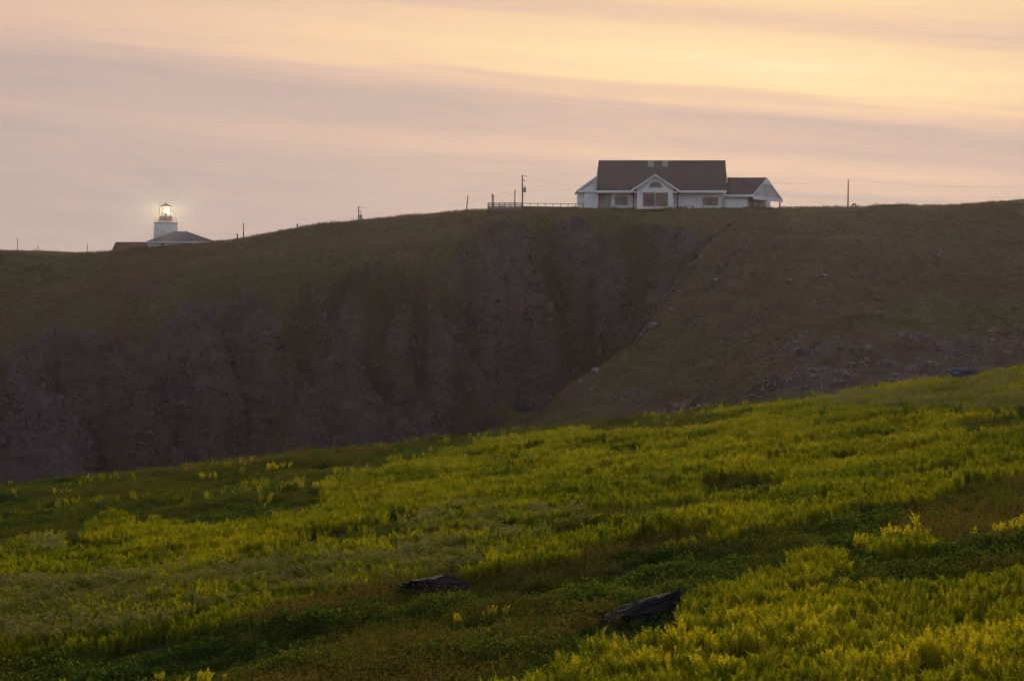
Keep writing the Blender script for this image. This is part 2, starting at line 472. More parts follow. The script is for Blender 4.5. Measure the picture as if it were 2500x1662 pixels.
xs = np.arange(-130, 130.1, .5)
ys = np.r_[np.arange(262, 350, 3), np.arange(350, 515, .5), np.arange(515, 600, 1.0), np.arange(600, 781, 4)]
HX, HY = np.meshgrid(xs, ys)
cx, cyy = np.meshgrid(np.arange(-160, 171, 3.0), np.arange(255, 790, 3.0))
CZ = tps(cx, cyy)
def bil(X, Y):
    fx, fy = (X + 160) / 3.0, (Y - 255) / 3.0
    ix, iy = np.clip(fx.astype(int), 0, CZ.shape[1] - 2), np.clip(fy.astype(int), 0, CZ.shape[0] - 2)
    tx, ty = fx - ix, fy - iy
    return (CZ[iy, ix] * (1 - tx) + CZ[iy, ix + 1] * tx) * (1 - ty) + (CZ[iy + 1, ix] * (1 - tx) + CZ[iy + 1, ix + 1] * tx) * ty
gy, gx = np.gradient(CZ, 3.0)
SL = np.hypot(gx, gy)
def bils(A, X, Y):
    fx, fy = (X + 160) / 3.0, (Y - 255) / 3.0
    ix, iy = np.clip(fx.astype(int), 0, A.shape[1] - 2), np.clip(fy.astype(int), 0, A.shape[0] - 2)
    tx, ty = fx - ix, fy - iy
    return (A[iy, ix] * (1 - tx) + A[iy, ix + 1] * tx) * (1 - ty) + (A[iy + 1, ix] * (1 - tx) + A[iy + 1, ix + 1] * tx) * ty
GUL = [([(1085,636),(1150,740),(1195,830),(1240,900),(1330,992)], 3.6, 8.5), ([(1375,610),(1395,700),(1420,790),(1390,900)], 3.2, 6.5),
       ([(690,690),(750,790),(810,900),(850,1060)], 3.6, 6.0), ([(330,770),(410,870),(470,990),(520,1120)], 4.0, 7.0), ([(930,660),(905,780),(960,890),(940,1060)], 3.0, 5.5),
       ([(560,715),(600,840),(575,990),(610,1110)], 3.0, 5.5), ([(1500,552),(1535,640),(1520,730)], 3.0, 5.0), ([(1010,640),(1035,760),(1060,880),(1120,1040)], 2.4, 4.5),
       ([(150,880),(230,980),(260,1140)], 3.2, 5.5), ([(1890,826),(1780,930),(1690,1035)], 3.0, 3.2), ([(1985,830),(1880,950),(1800,1060)], 2.6, 2.6),
       ([(1730,650),(1660,800),(1560,920)], 2.6, 1.8), ([(1940,700),(1830,800),(1720,950)], 3.0, 1.8), ([(2330,850),(2290,920)], 3.0, 2.0), ([(820,640),(800,740),(740,860)], 2.4, 4.0)]
def plan_hit(u, v):
    ds = np.arange(360, 540, .25); xx = (u - U0) / F * ds
    h = (V0 - v) / F * ds - bil(xx, ds); i = int(np.argmax(h < 0)) if (h < 0).any() else len(ds) - 1
    return xx[i], ds[i]
GPL = [([plan_hit(*p) for p in pl_], wd, dp_) for pl_, wd, dp_ in GUL]
def carve(X, Y):
    Xw = X + 3.0 * (fbm(X / 7, Y / 7, 3, 301) - .5); Yw = Y + 3.0 * (fbm(X / 7 + 9, Y / 7, 3, 302) - .5)
    tot = np.zeros(X.shape)
    for pl_, wd, dp_ in GPL:
        for (x0, y0), (x1, y1) in zip(pl_[:-1], pl_[1:]):
            ex, ey = x1 - x0, y1 - y0; L2 = ex * ex + ey * ey + 1e-6
            t = np.clip(((Xw - x0) * ex + (Yw - y0) * ey) / L2, 0, 1)
            d = np.hypot(Xw - x0 - t * ex, Yw - y0 - t * ey)
            tot = np.maximum(tot, 1.7 * dp_ * np.exp(-(d / wd) ** 1.3))
    return tot
def head_z(X, Y, full=False):
    sl = bils(SL, X, Y)
    # left of the spur the face is bare rock; the right-hand slope is turf with scree below the bench
    z0 = bil(X, Y)
    u = U0 + X / Y * F; v = V0 - z0 / Y * F
    spur_u = np.interp(v, [500, 540, 565, 612, 657, 755, 862, 932, 1062], [1900, 1790, 1755, 1702, 1660, 1600, 1500, 1400, 1300])
    left = 1 - sst(u - spur_u + 60 * (fbm(X / 12, Y / 12, 3, 5) - .5), -5, 60)
    near = sst(Y, 470, 430) * (1 - left)
    rock = np.maximum(left * sst(sl + .35 * (fbm(X / 9, Y / 9, 4, 3) - .5), (.44), .84),
                      (1 - left) * sst(sl + .5 * (fbm(X / 6, Y / 6, 4, 8, .6) - .5), .50, .90) * .62)
    low = (1 - left) * sst(396 - Y + 14 * (fbm(X / 8, Y / 20, 3, 21) - .5), 0, 8)
    rock = np.maximum(rock, low * .72 * sst(fbm(X / 6, Y / 6, 4, 31, .65), .36, .64))
    wob = 6 * (fbm(X / 20, Y / 20, 3, 40) - .5)
    rr = ridged((X - .8 * Y + wob) / 13, (Y + X) / 50, 4, 51)
    rock = np.maximum(rock, (1 - left) * sst(rr + .3 * (fbm(X / 4, Y / 4, 3, 52) - .5), .60, .84) * sst(sl, .25, .45) * sst(478 - Y, 0, 25) * .62)
    gul = ridged((X + wob) / 14, (Y + X * .4) / 40, 4, 11)
    amp = .4 + 1.2 * fbm(X / 26, Y / 26, 2, 12)
    z = z0 - rock * left * 4.5 * amp * np.maximum(gul - .5, 0) - rock * left * 2.2 * (ridged((X + 2 * wob) / 4.2, (Y + X * .3) / 15, 3, 13) - .45)
    z = z - (1 - left) * sst(sl, .12, .4) * (1.2 + 1.6 * rock) * (rr - .6)
    cv = carve(X, Y); z = z - cv * (.12 + .88 * rock) * (.35 + .65 * sst(sl, .35, .8))
    # beds: shallow broken ledges
    zz = z + 3.5 * fbm(X / 13, Y / 13, 3, 77)
    lm = sst(fbm(X / 8, Y / 8, 3, 78), .42, .62)
    z = z + rock * lm * (.22 * np.sin(zz * 2 * np.pi / 2.3) + .12 * np.sin(zz * 2 * np.pi / .9 + 1))
    z = z + rock * 2.4 * (fbm(X / 3.2, Y / 3.2, 4, 15, .6) - .5)
    z = z + (1 - rock) * (1.2 * (fbm(X / 13, Y / 13, 4, 90) - .5) * sst(sl, .02, .2) + (.18 + .5 * sst(sl, .05, .2)) * (fbm(X / 2.6, Y / 3.2, 3, 60) - .5))
    flat = sst(Y, 522, 526) * sst(-Y, -560, -550) * sst(X, -6, 2) * sst(-X, -54, -50)
    if full:
        heath = fbm(X / 22, Y / 26, 4, 140) + .38 * (1 - left) * sst(-v, -1000, -560) * sst(v, 545, 600) - .45 * (1 - left) * sst(Y, 384, 395) * sst(-Y, -425, -408) * sst(X, 40, 55)
        return z, rock, heath, np.clip((.62 - gul) * 3 + .5, 0, 1)  # last: rib mask, low in gullies, for painted relief shade and crag spread
    return z
HZ, HR, HH, HB = head_z(HX, HY, True)
grid_mesh('headland_terrain', HX, HY, HZ, 'headland', {'rock': HR, 'heath': HH, 'relief_tone': HB})

# ------------------------------------------------------------------ near meadow ground
def crest(t):
    return np.interp(t, [-.25, -.18, -.05, 0, .06, .12, .18, .25], [200, 203, 200, 198, 203, 205, 207, 210])
def near_z(X, Y):
    t = X / np.maximum(Y, 20)
    z = -7.37 + .003 * Y + .112 * X
    z = z + 5.7 * (1 - sst(Y, 5, 45))
    z = z + .9 * (fbm(X / 16 + 3, Y / 22, 3, 101) - .5) * sst(Y, 40, 70) + .22 * (fbm(X / 2.6, Y / 2.6, 3, 111) - .5)
    ov = np.maximum(0, Y - crest(t) + 3 * (fbm(X / 9, Y / 30, 3, 121) - .5))
    return z - .012 * ov ** 2
nx_ = np.arange(-140, 140.1, 1.0); ny_ = np.r_[np.arange(-60, 40, 4), np.arange(40, 190, .8), np.arange(190, 275.1, 1.2)]
NX, NY = np.meshgrid(nx_, ny_)
grid_mesh('meadow_ground', NX, NY, near_z(NX, NY), 'meadow_soil')

# sea far below, out to the horizon
sea = MB().add([(-6000, -6000, -62), (6000, -6000, -62), (6000, 6000, -62), (-6000, 6000, -62)], [(0, 1, 2, 3)]).build('sea', 'sea_water')
sea['kind'] = 'structure'

def ground_hit(u, v, d0=40, d1=260, fn=near_z):
    """first point on the meadow seen through photo pixel u, v"""
    ds = np.linspace(d0, d1, 2200)
    x = (u - U0) / F * ds; zr = (V0 - v) / F * ds
    h = zr - fn(x, ds)
    i = np.argmax(h < 0) if (h < 0).any() else len(ds) - 1
    return Vector((x[i], ds[i], float(fn(x[i:i + 1], ds[i:i + 1])[0])))
def head_at(u, d):
    x = (u - U0) / F * d
    return Vector((x, d, float(head_z(np.array([x]), np.array([float(d)]))[0])))

# ------------------------------------------------------------------ the house on the hill
HD = 530.0
hb = at(1610, 508, HD)
house = thing('clifftop_house', 'long white house with steep dark brown roof and red posts on the hilltop', 'house', hb)
def P(u, v, Y=0.0): return at(u, v, HD + Y)
def X_(u, Y=0.0): return (u - U0) / F * (HD + Y)
def Z_(v, Y=0.0): return (V0 - v) / F * (HD + Y)
ZB = Z_(508) - 1.2           # walls go into the turf
def wall_box(u0, u1, v_top, Y0, Y1, name='wall', m='white_wall'):
    return MB().box(X_(u0, Y0), X_(u1, Y0), HD + Y0, HD + Y1, ZB, Z_(v_top, Y0)).build(name, m, house)
def slab(pts, th, name, m, parent=house):
    """roof plane with thickness"""
    return MB().prism(pts, (0, 0, -th)).build(name, m, parent)
def rake(a, b, wd, name='fascia', m='white_trim', parent=house, dy=-.06):
    a, b = Vector(a), Vector(b); o = Vector((0, dy, 0))
    dn = Vector((0, 0, -wd))
    return MB().prism([a + o, b + o, b + o + dn, a + o + dn], (0, abs(dy) + .06, 0)).build(name, m, parent)

def window(u0, u1, v0, v1, Y, nx, ny, frame_m='red_paint', pw=.07, mull=0, name='window'):
    """frame proud of the wall, muntins, and one pane for each light"""
    x0, x1, z1, z0 = X_(u0, Y), X_(u1, Y), Z_(v0, Y), Z_(v1, Y); y = HD + Y
    fr = MB()
    fr.box(x0 - .17, x0, y - .07, y + .02, z0 - .1, z1 + .16).box(x1, x1 + .17, y - .07, y + .02, z0 - .1, z1 + .16)
    fr.box(x0, x1, y - .068, y + .02, z1, z1 + .16).box(x0 - .22, x1 + .16, y - .11, y + .02, z0 - .16, z0 - .1)
    fr.box(x0, x1, y - .068, y + .02, z0 - .1, z0)
    wn = fr.build(name, 'white_trim', house)
    mu = MB()
    for i in range(nx + 1):
        x = x0 + (x1 - x0) * i / nx
        mu.box(max(x0, x - pw / 2), min(x1, x + pw / 2), y - .05, y + .01, z0, z1)
    for j in range(ny + 1):
        z = z0 + (z1 - z0) * j / ny
        mu.box(x0, x1, y - .045, y + .01, max(z0, z - pw / 2), min(z1, z + pw / 2))
    mu.build('muntin', frame_m, wn)
    for i in range(nx):
        for j in range(ny):
            a, b = x0 + (x1 - x0) * i / nx + pw / 2, x0 + (x1 - x0) * (i + 1) / nx - pw / 2
            c, d = z0 + (z1 - z0) * j / ny + pw / 2, z0 + (z1 - z0) * (j + 1) / ny - pw / 2
            tl = random.uniform(-.008, .008)
            MB().add([(a, y - .02 + tl, c), (b, y - .02 - tl, c), (b, y - .02 - tl, d), (a, y - .02 + tl, d)], [(0, 1, 2, 3)]).build('pane', 'window_pane', wn)
    return wn

# main body, recessed porch behind the posts
wall_box(1492, 1768, 466, 0, 13, 'wall')
wall_box(1462, 1493.5, 466, 2.4, 13, 'wall')
# main roof
rise_e, Yr, Ye = Z_(464, -1.6), 6.0, -1.6
def main_z(Y): return rise_e + (Y - Ye) * (Z_(393, Yr) - rise_e) / (Yr - Ye)
Lx0, Rx0, Lx1, Rx1 = X_(1457, Ye), X_(1776, Ye), X_(1461.5, Yr), X_(1771, Yr)
E1 = Vector((Lx0, HD + Ye, rise_e)); E2 = Vector((Rx0, HD + Ye, rise_e))
R1 = Vector((Lx1, HD + Yr, main_z(Yr))); R2 = Vector((Rx1, HD + Yr, main_z(Yr)))
B1 = Vector((Lx0, HD + 13.6, rise_e)); B2 = Vector((Rx0, HD + 13.6, rise_e))
roof = slab([E1, E2, R2, R1], .22, 'roof', 'roof_brown')
slab([R1, R2, B2, B1], .22, 'roof', 'roof_brown')
MB().bar(R1 + Vector((-.02, 0, .03)), R2 + Vector((.02, 0, .03)), .3, .12).build('ridge_cap', 'roof_brown', roof)
# end walls of the main body up to the ridge
for ux in (1464, 1767):
    x = X_(ux, 3); s = -1 if ux < 1600 else 1
    MB().prism([(x, HD + .1, Z_(470)), (x, HD + 12.9, Z_(470)), (x, HD + Yr, main_z(Yr) - .35)], (s * .12, 0, 0)).build('end_gable', 'white_wall', house)
# eave boards
for a, b in ((1457, 1539), (1661, 1774)):
    MB().box(X_(a, Ye), X_(b, Ye), HD + Ye - .05, HD + Ye + .12, rise_e - .50, rise_e - .08).build('fascia', 'white_trim', house)
MB().box(X_(1457, Ye) + .1, X_(1538, Ye), HD + Ye + .12, HD + 2.3, rise_e - .50, rise_e - .44).build('porch_ceiling', 'white_trim', house)
# skylights near the ridge
for a, b in ((1582, 1596), (1617, 1631)):
    y0, y1 = Yr - 1.75, Yr - .12
    q = [Vector((X_(u, y), HD + y, main_z(y) + .05)) for u, y in ((a, y0), (b, y0), (b, y1), (a, y1))]
    sk = MB().prism(q, (0, 0, .10)).build('skylight', 'grey_can', house)
    c = sum(q, Vector()) / 4
    MB().prism([c + (p - c) * .86 + Vector((0, 0, .11)) for p in q], (0, 0, .02)).build('pane', 'skylight_glass', sk)
# front gable
gY = -1.95; apex = P(1600, 425, -2.55); ea, eb = P(1538, 465.5, -2.55), P(1662, 466.5, -2.55)
wall_box(1555, 1644, 462, gY, 1.0, 'wall')
MB().prism([(X_(1555, gY), HD + gY, Z_(462, gY)), (X_(1644, gY), HD + gY, Z_(462, gY)), (X_(1644, gY), HD + gY, Z_(457, gY)),
            (X_(1600, gY), HD + gY, Z_(429.5, gY)), (X_(1555, gY), HD + gY, Z_(457, gY))], (0, .15, 0)).build('gable_wall', 'white_wall', house)
yb = HD + Ye + (apex.z - rise_e) / ((main_z(Yr) - rise_e) / (Yr - Ye)) + .3
for en in (ea, eb):
    lo = Vector((en.x, HD + Ye + .1, en.z))
    sl_ = MB().prism([en, apex, Vector((apex.x, yb, apex.z)), lo], (0, 0, -.2)).build('gable_roof', 'roof_brown', house)
    rake(en, apex, .36)
for a, b in ((1538, 1555), (1644, 1662)):
    MB().box(X_(a, -2), X_(b, -2), HD - 2.45, HD - 1.7, Z_(470.5, -2), Z_(467.4, -2)).build('eave_return', 'white_trim', house)
# half-round window
cxw, czw, rw = X_(1600.5, gY), Z_(458, gY), X_(1616, gY) - X_(1600.5, gY)
yy = HD + gY
arc = [(cxw + rw * math.cos(t), yy - .03, czw + rw * .92 * math.sin(t)) for t in np.linspace(0, math.pi, 17)]
hw = MB()
for i in range(16):
    a0, a1 = np.linspace(0, math.pi, 17)[i:i + 2]
    q = lambda t, k: (cxw + rw * k * math.cos(t), yy - .08, czw + rw * .92 * k * math.sin(t))
    hw.prism([q(a0, 1), q(a0, 1.14), q(a1, 1.14), q(a1, 1)], (0, .09, 0))
hw.box(cxw - rw * 1.14, cxw + rw * 1.14, yy - .085, yy + .01, czw - .16, czw)
hw = hw.build('half_round_window', 'white_trim', house)
MB().prism(arc, (0, .025, 0)).build('pane', 'window_pane', hw)
# big paired window, porch window, right-hand window
window(1569.5, 1598.5, 470.5, 504.5, gY, 5, 6, 'red_paint', .035, name='tall_window')
window(1601.5, 1630.5, 470.5, 504.5, gY, 5, 6, 'red_paint', .035, name='tall_window')
window(1501.5, 1532, 480, 500.5, 0, 3, 3)
window(1716, 1753, 482.5, 502, 0, 3, 3)
# door at the right-hand corner
dr = MB().box(X_(1760.5), X_(1764.5), HD - .06, HD + .02, Z_(508), Z_(485)).build('door', 'louver', house)
MB().box(X_(1766.5), X_(1768), HD - .10, HD - .005, ZB, Z_(482)).build('red_trim', 'red_paint', house)
MB().box(X_(1761.0), X_(1761.4), HD - .11, HD - .06, Z_(498), Z_(497)).build('handle', 'steel', dr)
# small vent pipe seen at the right end of the main roof
MB().bar(P(1774.6, 466 - 20, -.5), P(1774.9, 427, .5), .16, n=8).build('downpipe', 'white_trim', house)
# red posts
def post(u, Y, v_top, m='red_paint'):
    x = X_(u, Y); y = HD + Y
    p = MB().box(x - .12, x + .12, y - .12, y + .12, ZB, Z_(v_top, Y)).build('post', m, house)
    MB().box(x - .18, x + .18, y - .18, y + .18, ZB, Z_(503.5, Y)).build('base', m, p)
post(1463.5, -1.3, 469); post(1547, -1.3, 469); post(1654, -1.3, 470)
MB().box(X_(1553, -1.3), X_(1555, -1.3), HD - 1.42, HD - 1.2, ZB, Z_(470, -1.3)).build('red_trim', 'red_paint', house)

# left wing: gable facing the viewer, half hidden behind the main roof
wY = 1.2
wl = MB().prism([(X_(1411.5, wY), HD + wY, ZB), (X_(1459, wY), HD + wY, ZB), (X_(1459, wY), HD + wY, Z_(430, wY)), (X_(1411.5, wY), HD + wY, Z_(465, wY))], (0, 11, 0)).build('wing_wall', 'white_wall', house)
la, lb = P(1406.5, 465.5, wY - .5), P(1459, 427.5, wY - .5)
MB().prism([la, lb, lb + Vector((0, 12, 0)), la + Vector((0, 12, 0))], (0, 0, -.2)).build('wing_roof', 'roof_brown', house)
rake(la, lb, .38)
MB().box(X_(1446, wY), X_(1459, wY), HD + wY - .06, HD + wY - .002, Z_(463, wY), Z_(440, wY)).build('gable_shutter', 'white_trim', house)
wall_box(1427, 1460.5, 470, .2, 1.3, 'wing_front_wall')
MB().box(X_(1413, .1), X_(1461, .1), HD + .0, HD + 1.25, Z_(470, .1), Z_(465.5, .1)).build('wing_fascia', 'white_trim', house)

# right wing and its open porch gable, set at a slant
fY, rY = 1.0, 10.0
wall_box(1768.5, 1826, 476, fY, rY, 'wing_wall')
wall_box(1826.5, 1881, 482, fY + 4.6, rY - .8, 'wing_wall')
zr = Z_(433.5, 5.0)
FA, AP, RR = P(1838, 474.5, fY - .8), P(1872, 433.5, 5.0), P(1911, 487, 11.0)
ridge0 = Vector((X_(1772, 5), HD + 5, zr)); eave0 = Vector((X_(1770, fY - .8), HD + fY - .8, FA.z)); rear0 = Vector((X_(1772, 11), HD + 11, FA.z + .1))
slab([eave0, FA, AP, ridge0], .2, 'wing_roof', 'roof_brown')
slab([ridge0, AP, RR, rear0], .2, 'wing_roof', 'roof_brown')
MB().box(eave0.x, FA.x, eave0.y - .05, eave0.y + .1, FA.z - .46, FA.z - .05).build('fascia', 'white_trim', house)
def inset(p, k): 
    c = (FA + AP + RR) / 3; return c + (p - c) * k
rake(FA, AP, .32); rake(AP, RR, .32)
beam0, beam1 = Vector((FA.x, FA.y, FA.z - .15)), Vector((RR.x, RR.y, RR.z))
MB().prism([beam0, beam1, beam1 + Vector((0, 0, -.55)), beam0 + Vector((0, 0, -.75))], (-.1, .25, 0)).build('porch_beam', 'white_trim', house)
gb = MB().prism([FA + Vector((.05, .25, -.3)), RR + Vector((-.3, .2, -.1)), AP + Vector((0, .25, -.25))], (-.08, .1, 0)).build('porch_gable', 'louver', house)
# slats of the porch gable, each its own board
nrm = (RR - FA).cross(AP - FA).normalized(); nrm = nrm if nrm.y < 0 else -nrm
for i in range(1, 15):
    f = i / 15
    base = FA.lerp(RR, f) + Vector((0, 0, -.1))
    fa = (AP.x - FA.x) / (RR.x - FA.x)
    top = FA.lerp(AP, f / fa) if f < fa else AP.lerp(RR, (f - fa) / (1 - fa))
    top = base + (top - base) * .86
    if (top - base).length > .4:
        top.z = min(top.z, Z_(450, 5))
        MB().bar(base + nrm * .10, top + nrm * .10, .17, .05).build('slat', 'white_trim', gb)
MB().prism([inset(AP, .93) + nrm * .12, AP.lerp(FA, .40) + nrm * .12 + Vector((.1, 0, 0)), AP.lerp(RR, .36) + nrm * .12 - Vector((.1, 0, 0))], nrm * .03).build('gable_panel', 'white_trim', gb)
for f, vt in ((-.01, 481), (.39, 484), (.90, 487)):
    p = FA.lerp(RR, f); Y = p.y - HD + .2
    x = p.x
    q = MB().box(x - .13, x + .13, p.y + .02, p.y + .28, ZB, FA.lerp(RR, f).z - .6).build('post', 'red_paint', house)
MB().bar(P(1806, 453, 3.0), P(1806, 442, 3.0), .22, n=8).build('vent_pipe', 'grey_can', house)

# ------------------------------------------------------------------ lighthouse
LD = 590.0
def lp(u, v): return at(u, v, LD)
s_ = LD / F
lh = lp(404.5, 617); 
light = thing('lighthouse', 'stout white lighthouse tower with glazed lantern and lit lamp', 'lighthouse', lh)
cxl = lh.x; zr_ = lambda v: (V0 - v) * s_
c0 = Vector((cxl, LD, 0))
r8 = R(22.5 + 8)
k8 = 1 / math.cos(R(22.5)) * .985
prof = [(33.0, 630), (31.8, 590), (29.6, 556), (28.4, 548), (29.0, 545.5)]
MB().lathe([(r * s_ * k8 * .97, zr_(v)) for r, v in prof], 8, c0, r8).build('tower', 'lighthouse_white', light)
MB().lathe([(28.6 * s_ * k8, zr_(545.4)), (29.8 * s_ * k8, zr_(544.6)), (29.8 * s_ * k8, zr_(543.0)), (28 * s_ * k8, zr_(542.7))], 8, c0, r8).build('gallery_deck', 'lighthouse_white', light)
MB().lathe([(17.2 * s_, zr_(542.6)), (16.6 * s_, zr_(539))], 20, c0).build('lantern_plinth', 'lighthouse_white', light, smooth=False)
MB().lathe([(15.7 * s_, zr_(539)), (15.7 * s_, zr_(528.8)), (16.2 * s_, zr_(528.7)), (16.2 * s_, zr_(528))], 20, c0).build('lantern_drum', 'lantern_drum', light)
# gallery railing
gr = MB(); rr_ = 28 * s_
ring = [c0 + Vector((rr_ * math.cos(t), rr_ * math.sin(t), 0)) for t in [r8 + math.pi / 4 * i for i in range(8)]]
rail = None
for v in (532.6, 537.4):
    mb = MB()
    for i in range(8):
        mb.bar(ring[i] + Vector((0, 0, zr_(v))), ring[(i + 1) % 8] + Vector((0, 0, zr_(v))), .055, n=6)
    ob = mb.build('gallery_rail', 'rail_red', light)
for i in range(8):
    for j in range(2):
        p = ring[i].lerp(ring[(i + 1) % 8], j / 2)
        MB().bar(p + Vector((0, 0, zr_(543))), p + Vector((0, 0, zr_(532.2))), .06, n=6).build('baluster', 'rail_red', light)
# lantern glazing: mullions, transom, panes
lr = 15.2 * s_; N = 8; ph = R(11)
lz0, lz1 = zr_(528), zr_(505.5)
for i in range(N):
    t = ph + 2 * math.pi * i / N; t2 = ph + 2 * math.pi * (i + 1) / N
    p, q = c0 + Vector((lr * math.cos(t), lr * math.sin(t), 0)), c0 + Vector((lr * math.cos(t2), lr * math.sin(t2), 0))
    MB().bar(p + Vector((0, 0, lz0)), p + Vector((0, 0, lz1)), .11, n=6).build('mullion', 'lantern_metal', light)
    zm = zr_(517.5)
    MB().bar(p + Vector((0, 0, zm)), q + Vector((0, 0, zm)), .06, n=4).build('transom', 'lantern_metal', light)
    for za, zb in ((lz0 + .02, zm - .05), (zm + .05, lz1 - .02)):
        a, b = p.lerp(q, .05), p.lerp(q, .95)
        MB().add([a + Vector((0, 0, za)), b + Vector((0, 0, za)), b + Vector((0, 0, zb)), a + Vector((0, 0, zb))], [(0, 1, 2, 3)]).build('pane', 'lantern_glass', light)
lroof = MB().lathe([(16.0 * s_, lz1), (16.4 * s_, zr_(504.6)), (16.0 * s_, zr_(504)), (8.5 * s_, zr_(500.8)), (3.2 * s_, zr_(498.2)), (1.3 * s_, zr_(497.2))], 16, c0).build('lantern_roof', 'lantern_metal', light)
MB().lathe([(.9 * s_, zr_(497.4)), (.8 * s_, zr_(496.2)), (1.8 * s_, zr_(495.8)), (1.8 * s_, zr_(494.9)), (.7 * s_, zr_(494.4))], 10, c0).build('finial', 'lantern_metal', lroof)
# lamp: lens on a pedestal
lens_c = c0 + Vector((0, 0, zr_(515.3)))
pr = [(4.5 * s_ * math.sin(a), -4.5 * s_ * math.cos(a)) for a in np.linspace(.12, math.pi - .12, 12)]
MB().lathe(pr, 16, lens_c).build('lamp', 'lamp_light', light, smooth=True)
MB().lathe([(2.6 * s_, zr_(528.4)), (1.6 * s_, zr_(525.5)), (1.4 * s_, zr_(523.5)), (2.8 * s_, zr_(521.8)), (2.6 * s_, zr_(520.0))], 10, c0).build('lamp_pedestal', 'lantern_metal', light)
pl = bpy.data.lights.new('lamp_glow', 'POINT'); pl.energy = 26000; pl.color = (1, .84, .50); pl.shadow_soft_size = .42
plo = bpy.data.objects.new('lamp_glow', pl); COL.objects.link(plo); plo.parent = light
plo.location = lens_c - lh

# mist ball added to make the lamp's halo, hollow at the lantern
ms = MB().lathe([(16 * math.sin(a), -16 * math.cos(a)) for a in np.linspace(.05, math.pi - .05, 14)], 20, lens_c).build('lamp_mist', 'steel', origin=lens_c)
ms['kind'] = 'stuff'; ms['label'] = 'added mist ball that makes the halo round the lighthouse lantern'; ms['category'] = 'mist'
mm = bpy.data.materials.new('lamp_mist'); mm.use_nodes = True; t = NT(mm.node_tree); t.n.clear()
oc = t.new('ShaderNodeTexCoord').outputs['Object']
ln_ = t.new('ShaderNodeVectorMath', operation='LENGTH'); t.put(ln_.inputs[0], oc)
dn_ = t.m('MULTIPLY', t.m('MULTIPLY', t.sstep(ln_.outputs['Value'], 15.8, 2.5), t.sstep(ln_.outputs['Value'], 1.0, 3.2)), .014)
pv = t.new('ShaderNodeVolumePrincipled'); pv.inputs['Color'].default_value = (.97, .95, .93, 1); t.put(pv.inputs['Density'], dn_)
o = t.new('ShaderNodeOutputMaterial'); t.l.new(pv.outputs[0], o.inputs['Volume'])
ms.data.materials.clear(); ms.data.materials.append(mm)

# keeper's dwelling with hipped roof in front of the tower
KD = 578.0
kp = lambda u, v, Y=0: at(u, v, KD + Y)
kh = thing('keeper_house', 'low white building with slate grey hipped roof in front of the lighthouse', 'house', kp(440, 612))
kx0, kx1 = kp(361, 590).x, kp(520, 590).x
MB().box(kx0, kx1, KD, KD + 9, kp(361, 630).z, kp(361, 590).z).build('wall', 'white_wall', kh)
e0, e1 = kp(356.5, 589.3, -.6), kp(526, 589.3, -.6)
e2, e3 = Vector((e1.x, KD + 9.6, e1.z)), Vector((e0.x, KD + 9.6, e0.z))
rA, rB = kp(424, 565, 4.5), kp(456.5, 565, 4.5)
kr = MB().add([e0, e1, e2, e3, rA, rB], [(0, 1, 5, 4), (1, 2, 5), (2, 3, 4, 5), (3, 0, 4), (3, 2, 1, 0)]).build('roof', 'roof_slate', kh)
MB().box(e0.x, e1.x, e0.y - .03, e0.y + .08, e0.z - .26, e0.z - .02).build('fascia', 'white_trim', kh)
wk = MB().box(kp(393, 592).x, kp(400.5, 592).x, KD - .05, KD + .02, kp(393, 600).z, kp(393, 593).z).build('window', 'white_trim', kh)
MB().box(kp(394, 592).x, kp(399.5, 592).x, KD - .07, KD - .051, kp(393, 599.3).z, kp(393, 593.7).z).build('pane', 'window_pane', wk)
# long red-roofed shed to the left
SD = 583.0
sp = lambda u, v, Y=0: at(u, v, SD + Y)
sh = thing('red_roofed_shed', 'long low shed with dark red roof left of the lighthouse', 'shed', sp(318, 618))
a0, a1, a2, a3 = sp(273, 610.5, -3.2), sp(363, 610.5, -3.2), sp(363, 590.8, 0), sp(282.5, 590.8, 0)
MB().prism([a0, a1, a2, a3], (0, .05, -.15)).build('roof', 'roof_red', sh)
MB().prism([a3, a2, Vector((a1.x, SD + 3.4, a1.z)), Vector((a0.x, SD + 3.4, a0.z))], (0, .05, -.15)).build('roof', 'roof_red', sh)
MB().box(sp(277, 0).x, sp(361, 0).x, SD - 2.9, SD + 2.9, a0.z - 2.6, a0.z + .1).build('wall', 'white_wall', sh)

# ------------------------------------------------------------------ utility poles and wires
def pole(u, v0, d, label, top_u=None, w0=.26, w1=.18, group='utility poles along the hill', name='utility_pole', extra=None):
    g0 = head_at(u, d); topz = (V0 - v0) / F * d
    base = Vector((g0.x, d, g0.z - .6)); top = Vector(((( top_u or u) - U0) / F * d, d, topz))
    t = thing(name, label, 'pole', g0, group)
    MB().bar(base, top, w0, n=8, w2=w1).build('shaft', 'pole_wood', t)
    if extra: extra(t, base, top)
    return t, top
def can(f, side=1, pxs=1.0):
    def fn(t, base, top):
        c = base.lerp(top, f) + Vector((side * .42, -.05, 0))
        MB().lathe([(.20, -.55), (.26, -.5), (.26, .35), (.20, .45)], 12, c).build('transformer', 'grey_can', t)
        MB().bar(c + Vector((0, 0, .45)), c + Vector((.1, 0, .85)), .07, n=6).build('bushing', 'pole_wood', t)
        MB().bar(top + Vector((0, 0, -.10)), top + Vector((1.0, 0, -.22)), .06, n=4).build('bracket', 'pole_wood', t)
        MB().bar(top + Vector((0, 0, -.85)), top + Vector((.45, 0, -.9)), .07, n=4).build('bracket', 'pole_wood', t)
        MB().lathe([(.06, -.3), (.10, -.25), (.05, 0)], 8, top + Vector((.45, 0, -.9))).build('insulator', 'grey_can', t)
    return fn
def tip(t, base, top):
    MB().bar(top + Vector((.05, 0, -.25)), top + Vector((.16, 0, .32)), .10, n=6).build('insulator', 'pole_wood', t)
